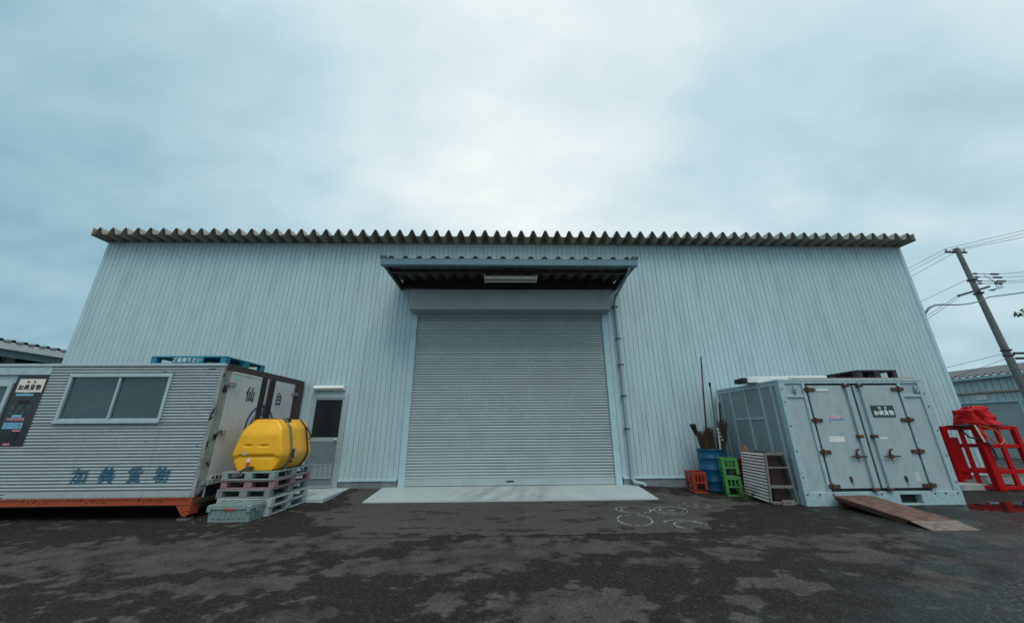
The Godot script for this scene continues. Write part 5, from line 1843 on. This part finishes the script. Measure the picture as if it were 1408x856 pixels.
# ------------------------------------------------------------------ neighbours, pole, wires, tree
func make_neighbours() -> void:
	# right: low metal-clad building whose shuttered face looks left
	var t := thing("neighbour_garage", "low pale metal-clad building with a roller shutter at the far right", "building", Vector3(22, GY, -6))
	var X := 22.0
	var st := sb()
	for s in [[-16.0, -7.85, GY, 3.42], [-5.7, 4.0, GY, 3.42], [-7.85, -5.7, 2.3, 3.42]]:
		var z: float = s[0]
		while z < s[1] - .01:
			var ze := minf(z + .25, s[1])
			quad(st, Vector3(X, s[2], z), Vector3(X, s[3], z), Vector3(X, s[3], ze - .03), Vector3(X, s[2], ze - .03), Vector3.LEFT)
			quad(st, Vector3(X + .02, s[2], ze - .03), Vector3(X + .02, s[3], ze - .03), Vector3(X + .02, s[3], ze), Vector3(X + .02, s[2], ze), Vector3.LEFT)
			z += .25
	bb(st, X + .021, X + .12, GY, 3.42, -16, -7.86, 0.0)
	bb(st, X + .021, X + .12, GY, 3.42, -5.69, 4.0, 0.0)
	bb(st, X + .021, X + .12, 2.36, 3.42, -7.855, -5.695, 0.0)
	bb(st, X + .13, X + 10, GY, 3.42, -16, -15.9, 0.0)
	bb(st, X + .13, X + 10, GY, 3.42, 3.9, 4.0, 0.0)
	bb(st, X + 9.9, X + 10, GY, 3.42, -15.9, 3.9, 0.0)
	obj("wall", st, M.farwall, t)
	st = sb()
	bb(st, X - .03, X + .03, 2.28, 2.36, -7.9, -5.65, .005)
	bb(st, X - .03, X + .06, GY, 2.28, -7.9, -7.8, .005)
	bb(st, X - .03, X + .06, GY, 2.28, -5.75, -5.65, .005)
	var sh := obj("roller_shutter", st, M.trim, t)
	for k in 23:
		st = sb()
		bb(st, X + .05, X + .075, GY + .1 * k, GY + .1 * k + .09, -7.8, -5.75, .006)
		obj("slat", st, M.shutter, sh)
	st = sb()
	bb(st, X + .08, X + .1, GY, 2.3, -7.8, -5.75, 0)
	obj("shutter_backing", st, M.dark, sh)
	st = sb()
	tube(st, [Vector3(X - .05, 2.75, -8.1), Vector3(X - .05, 2.75, -5.5)], .05, -1, 8)
	obj("pipe", st, M.rustedge, t)
	st = sb()
	bb(st, X - .03, X, 2.43, 2.66, -7.1, -6.72, .004)
	obj("notice", st, M.white, t).set_meta("label", "small white notice with pink writing")
	st = sb()
	letters(st, ["shita", "sa", "i"], Vector3(X - .032, 2.62, -7.06), Vector3(0, 0, 1), Vector3(0, -1, 0), .08, .09, .105, .012)
	obj("notice_lettering", st, M.sticker_pink, t)
	st = sb()
	bb(st, X - .22, X - .17, 3.33, 3.46, -16.2, 4.2, .005)
	obj("fascia", st, M.trim, t)
	st = sb()
	var z := -16.2
	var prr := []
	while z < 4.2:
		for q in [[0, 0], [.06, 0], [.11, .07], [.17, .07], [.22, 0]]:
			prr.append(Vector3(X - .25, 3.475 + q[1], z + q[0]))
		z += .28
	var bk := Vector3(6, .95, 0)
	for i in prr.size() - 1:
		quad(st, prr[i], prr[i + 1], prr[i + 1] + bk, prr[i] + bk, Vector3.UP)
		quad(st, prr[i], prr[i + 1], prr[i + 1] + Vector3(0, -.02, 0), prr[i] + Vector3(0, -.02, 0), Vector3.LEFT)
	bb(st, X - .165, X + 5.4, 3.425, 3.455, -16.1, 4.1, 0.0)
	obj("roof", st, M.farroof, t)
	# left: open shed
	t = thing("neighbour_shed", "low open-sided shed with corrugated roof behind the left container", "building", Vector3(-16, GY, -5))
	X = -16.0
	st = sb()
	bb(st, X - .08, X, 3.62, 3.97, -12, 3, .005)
	bb(st, X - 9, X - 8.9, GY, 3.9, -12, 3, .0)
	bb(st, X - 8.9, X - .08, GY, 3.9, -12, -11.9, .0)
	bb(st, X - .06, X - .02, GY, 2.3, -12, 3, .0)
	obj("wall", st, M.farwall, t)
	st = sb()
	for zz in [-11.5, -8.0, -4.5, -2.55, 0.5, 2.9]:
		bb(st, X - .2, X - .02, GY, 3.62, zz - .1, zz + .1, .006)
	objs("post", st, M.farroof, t)
	st = sb()
	bb(st, X + .30, X + .36, 3.80, 4.03, -12.2, 3.2, .005)
	obj("fascia", st, M.white, t)
	st = sb()
	prr = []
	z = -12.2
	while z < 3.2:
		for q in [[0, 0], [.07, 0], [.12, .08], [.18, .08], [.23, 0]]:
			prr.append(Vector3(X + .37, 4.035 + q[1], z + q[0]))
		z += .3
	bk = Vector3(-9.4, .3, 0)
	for i in prr.size() - 1:
		quad(st, prr[i], prr[i + 1], prr[i + 1] + bk, prr[i] + bk, Vector3.UP)
		quad(st, prr[i], prr[i + 1], prr[i + 1] + Vector3(0, -.03, 0), prr[i] + Vector3(0, -.03, 0), Vector3.RIGHT)
	bb(st, X - 8.9, X + .34, 3.98, 4.02, -12.1, 3.1, 0.0)
	obj("roof", st, M.farroof, t)
	st = sb()
	bb(st, X - 6, X - 3, GY, 2.6, -9, -1, .02)
	bb(st, X - 8.8, X - .3, 3.5, 3.6, -12, 3, .0)
	obj("stacked_goods", st, M.steel_brown, t)

func sag(a: Vector3, b: Vector3, s: float, n := 12) -> Array:
	var pts := []
	for i in n + 1:
		var f := float(i) / n
		pts.append(a.lerp(b, f) - Vector3(0, s * 4.0 * f * (1.0 - f), 0))
	return pts

func make_pole() -> void:
	var t := thing("utility_pole", "tall concrete utility pole with crossarms and insulators at the far right", "utility pole", Vector3(19.85, GY, -4))
	var st := sb()
	tube(st, [Vector3(19.97, GY, -4), Vector3(19.64, 8.62, -4)], .142, .078, 16)
	obj("shaft", st, M.pole, t)
	st = sb()
	beam(st, Vector3(19.25, 8.5, -4.12), Vector3(20.2, 8.48, -4.12), .07, .07)
	var ca := obj("crossarm", st, M.darksteel, t)
	st = sb()
	for x in [19.32, 19.66, 19.95, 20.12]:
		lathe(st, [Vector2(0, .16), Vector2(.02, .16), Vector2(.045, .12), Vector2(.03, .1), Vector2(.055, .07), Vector2(.03, .05), Vector2(.02, 0)], 10, Vector3(x, 8.53, -4.12))
	objs("insulator", st, M.white, ca)
	st = sb()
	beam(st, Vector3(18.62, 6.36, -3.85), Vector3(20.1, 6.77, -3.85), .08, .08)
	obj("crossarm", st, M.darksteel, t)
	st = sb()
	for y in [7.1, 6.5, 4.1, 3.9]:
		lathe(st, [Vector2(.1, 0), Vector2(.155, .0), Vector2(.155, .05), Vector2(.1, .05)], 16, Vector3(19.66 + (8.62 - y) * .038, y, -4))
	objs("band", st, M.darksteel, t)
	# strain insulators towards the right
	var arms := [[Vector3(19.8, 7.42, -4), Vector3(20.97, 7.40, -4)], [Vector3(19.8, 7.27, -4), Vector3(21.05, 7.25, -4)], [Vector3(19.82, 7.08, -4), Vector3(21.14, 7.08, -4)], [Vector3(19.83, 6.97, -4), Vector3(20.95, 6.98, -4)]]
	for a in arms:
		st = sb()
		var p0: Vector3 = a[0]; var p1: Vector3 = a[1]
		tube(st, [p0, p0.lerp(p1, .95)], .013, -1, 6)
		tube(st, [p0.lerp(p1, .10), p0.lerp(p1, .20)], .04, -1, 8)
		tube(st, [p0.lerp(p1, .74), p0.lerp(p1, 1.0)], .042, -1, 8)
		obj("strain_insulator", st, M.wire, t)
	st = sb()
	for k in 4:
		var o := k * .09
		tube(st, [Vector3(20.3 + o, 7.35 - o, -3.98), Vector3(20.5 + o, 7.0 - o * .5, -3.9), Vector3(20.5 + o, 6.75, -3.9), Vector3(20.3, 6.6 + o * .3, -3.9), Vector3(20.05, 6.62, -3.88)], .010, -1, 6)
	objs("jumper_loop", st, M.wire, t)
	st = sb()
	for y in [3.99, 3.79]:
		tube(st, [Vector3(19.95, y, -3.9), Vector3(20.75, y + .01, -3.9)], .045, -1, 8)
	objs("cable_sleeve", st, M.rubber, t)
	var W_ := [
		[Vector3(19.33,8.66,-4.1), Vector3(20.1,7.9,-14.0), "overhead wire from the left end of the pole top to behind the warehouse"],
		[Vector3(19.66,8.66,-4.1), Vector3(20.5,7.7,-15.0), "second overhead wire from the pole top passing behind the warehouse"],
		[Vector3(19.95,8.62,-4.1), Vector3(21.2,7.5,-14.8), "third and lowest wire from the pole top behind the warehouse"],
		[Vector3(19.33,8.66,-4.1), Vector3(22.6,8.0,3.8), "overhead wire from the pole top rising out of the frame, uppermost"],
		[Vector3(19.95,8.66,-4.1), Vector3(21.6,7.7,3.8), "overhead wire from the pole top to the right, middle one"],
		[Vector3(20.12,8.64,-4.1), Vector3(22.2,7.5,3.2), "overhead wire from the pole top to the right, lowest of three"],
		[Vector3(19.6,7.19,-4.0), Vector3(20.7,6.1,-14.0), "single thin wire from mid pole towards the warehouse"],
		[Vector3(18.68,6.42,-3.85), Vector3(23.3,5.6,-13.0), "wire from the end of the lower crossarm, left one"],
		[Vector3(18.9,6.46,-3.85), Vector3(24.6,5.6,-14.0), "wire from the lower crossarm, right one"],
		[Vector3(19.7,4.0,-4.0), Vector3(17.9,3.25,-8.6), "low wire leaving the pole just above the garage roof"],
		[Vector3(19.75,3.82,-4.0), Vector3(22.4,2.99,-11.0), "lowest wire leaving the pole beside the garage roof"],
		[arms[0][1], Vector3(25.0,6.9,-.6), "line wire from the uppermost strain insulator to the right"],
		[arms[1][1], Vector3(26.0,6.7,-1.2), "line wire from the second strain insulator to the right"],
		[arms[2][1], Vector3(26.0,6.6,-1.0), "line wire from the third strain insulator to the right"],
		[arms[3][1], Vector3(25.0,6.5,-.8), "line wire from the lowest strain insulator to the right"]]
	for w in W_:
		st = sb()
		tube(st, sag(w[0], w[1], .06), .0085, -1, 5, false)
		tag(obj(numbered("overhead_wire"), st, M.wire), w[2], "wire", "overhead wires at the utility pole")
	# service cable to the mast on the warehouse side wall
	st = sb()
	tube(st, sag(Vector3(12.55, 4.62, .03), Vector3(19.76, 6.28, -3.78), .12) + [Vector3(20.07, 6.18, -3.0), Vector3(20.55, 6.1, -1.9), Vector3(21.0, 6.05, -.6)], .019, -1, 7, false)
	tag(obj("service_cable", st, M.wire), "thick black service cable crossing the pole towards the warehouse corner", "cable")
	st = sb()
	tube(st, [Vector3(12.0, 3.2, -.22), Vector3(12.15, 3.9, -.22), Vector3(12.15, 4.25, -.2), Vector3(12.17, 4.42, -.14), Vector3(12.24, 4.55, -.06), Vector3(12.36, 4.61, .0), Vector3(12.58, 4.62, .03)], .03, -1, 8)
	tag(obj("service_mast", st, M.pipe), "curved conduit at the right edge of the warehouse wall", "conduit")

func make_tree() -> void:
	var r := RandomNumberGenerator.new()
	r.seed = 5
	var t := thing("leafy_tree", "leafy green tree at the right edge whose branch tip reaches into view", "tree", Vector3(18.5, GY, -1))
	var st := sb()
	tube(st, [Vector3(19.0, GY, -1), Vector3(18.95, 1.8, -1.02), Vector3(18.8, 3.6, -1.0), Vector3(18.85, 5.2, -1.0)], .16, .05, 10)
	var tips := []
	for k in 16:
		var a := TAU * k / 16.0 + r.randf() * .4
		var y0 := r.randf_range(2.4, 4.6)
		var tip := Vector3(18.85 + cos(a) * r.randf_range(.8, 1.3), y0 + r.randf_range(.2, 1.1), -1.0 + sin(a) * r.randf_range(1.0, 1.6))
		if k == 8: tip = Vector3(16.42, 4.70, -1.0)
		tube(st, [Vector3(18.85, y0, -1), (Vector3(18.85, y0, -1) + tip) / 2 + Vector3(0, .15, 0), tip], .035, .008, 6)
		tips.append([Vector3(18.85, y0, -1), tip])
	obj("trunk", st, M.bark, t)
	st = sb()
	for p in tips:
		for k in 160:
			var f := pow(r.randf(), .6)
			var c: Vector3 = (p[0] as Vector3).lerp(p[1], .25 + .75 * f) + Vector3(r.randfn(), r.randfn(), r.randfn()) * (.05 + .17 * (1.0 - f * .8))
			var d := Vector3(r.randfn(), r.randfn() * .6, r.randfn()).normalized() * r.randf_range(.05, .10)
			var s := d.cross(Vector3(r.randfn(), 1, r.randfn())).normalized() * d.length() * .45
			quad(st, c - d, c + s, c + d, c - s, Vector3.UP)
	obj("crown", st, M.leafgreen, t)

# ------------------------------------------------------------------
func _ready() -> void:
	rng.seed = 1
	var cam := Camera3D.new()
	cam.name = "camera"
	cam.position = Vector3(0, 1.35, 9.3228)
	cam.rotation = Vector3(0.31611, -0.02609, -0.00667)
	cam.fov = 82.406
	cam.near = 0.05
	cam.far = 900.0
	add_child(cam)
	var we := WorldEnvironment.new()
	we.name = "world_environment"
	var env := Environment.new()
	env.background_mode = Environment.BG_SKY
	env.tonemap_mode = Environment.TONE_MAPPER_LINEAR
	env.tonemap_exposure = 1.0
	var sky := Sky.new()
	sky.sky_material = make_sky()
	env.sky = sky
	env.background_energy_multiplier = 1.0
	env.ambient_light_source = Environment.AMBIENT_SOURCE_SKY
	env.sdfgi_enabled = true
	env.ssao_enabled = true
	env.ssil_enabled = true
	we.environment = env
	add_child(we)
	var sun := DirectionalLight3D.new()
	sun.name = "sun"
	sun.light_energy = 0.5
	sun.light_color = Color(1.0, .97, .93)
	sun.light_angular_distance = 35.0
	sun.shadow_enabled = true
	sun.rotation_degrees = Vector3(-58, 18, 0)
	add_child(sun)
	make_materials()
	make_ground()
	make_warehouse()
	make_paving()
	make_neighbours()
	make_wall_fittings()
	make_left_container()
	make_pallets_and_tank()
	make_right_container()
	make_drum_corner()
	make_red_rack()
	make_pole()
	make_tree()
	chalk(2.33, 2.24, .30, .385, .25, 0.0, 11, "chalk circle nearest the concrete apron, left one of the upper pair")
	chalk(2.95, 2.35, .27, .42, .35, 0.0, 12, "thick chalk circle right of the upper left circle")
	chalk(2.06, 3.08, .26, .365, .3, 0.0, 13, "chalk circle below the upper left one, nearest the camera on the left")
	chalk(2.78, 3.48, .23, .26, 2.3, 48.0, 14, "broken chalk circle, nearest the camera on the right")
	chalk(2.36, 2.28, .25, .31, .1, 62.0, 15, "faint inner loop drawn inside the upper left chalk circle")
	chalk(2.99, 2.31, .20, .33, .5, 70.0, 16, "faint inner loop drawn inside the thick right chalk circle")
	chalk(2.70, 3.42, .30, .30, 3.6, 40.0, 17, "faint long arc left of the broken chalk circle")
	var st := sb()
	for p in [[3.5, 1.74, .06], [3.66, 1.86, .08], [3.7, 2.2, .09], [3.82, 2.02, .1], [3.45, 1.98, .05], [3.55, 2.1, .12], [3.35, 1.85, .06], [2.95, 2.4, .13]]:
		var q := []
		for k in [[-1, -.4], [1, -.5], [.8, .5], [-.9, .4]]:
			var x: float = p[0] + k[0] * p[2] * .5
			var z: float = p[1] + k[1] * .05
			q.append(Vector3(x, ground_y(x, z) + .005, z))
		quad(st, q[0], q[1], q[2], q[3], Vector3.UP)
	tag(obj("chalk_scribble", st, M.chalk), "scattered white chalk dashes on the asphalt by the red crate", "chalk marking")
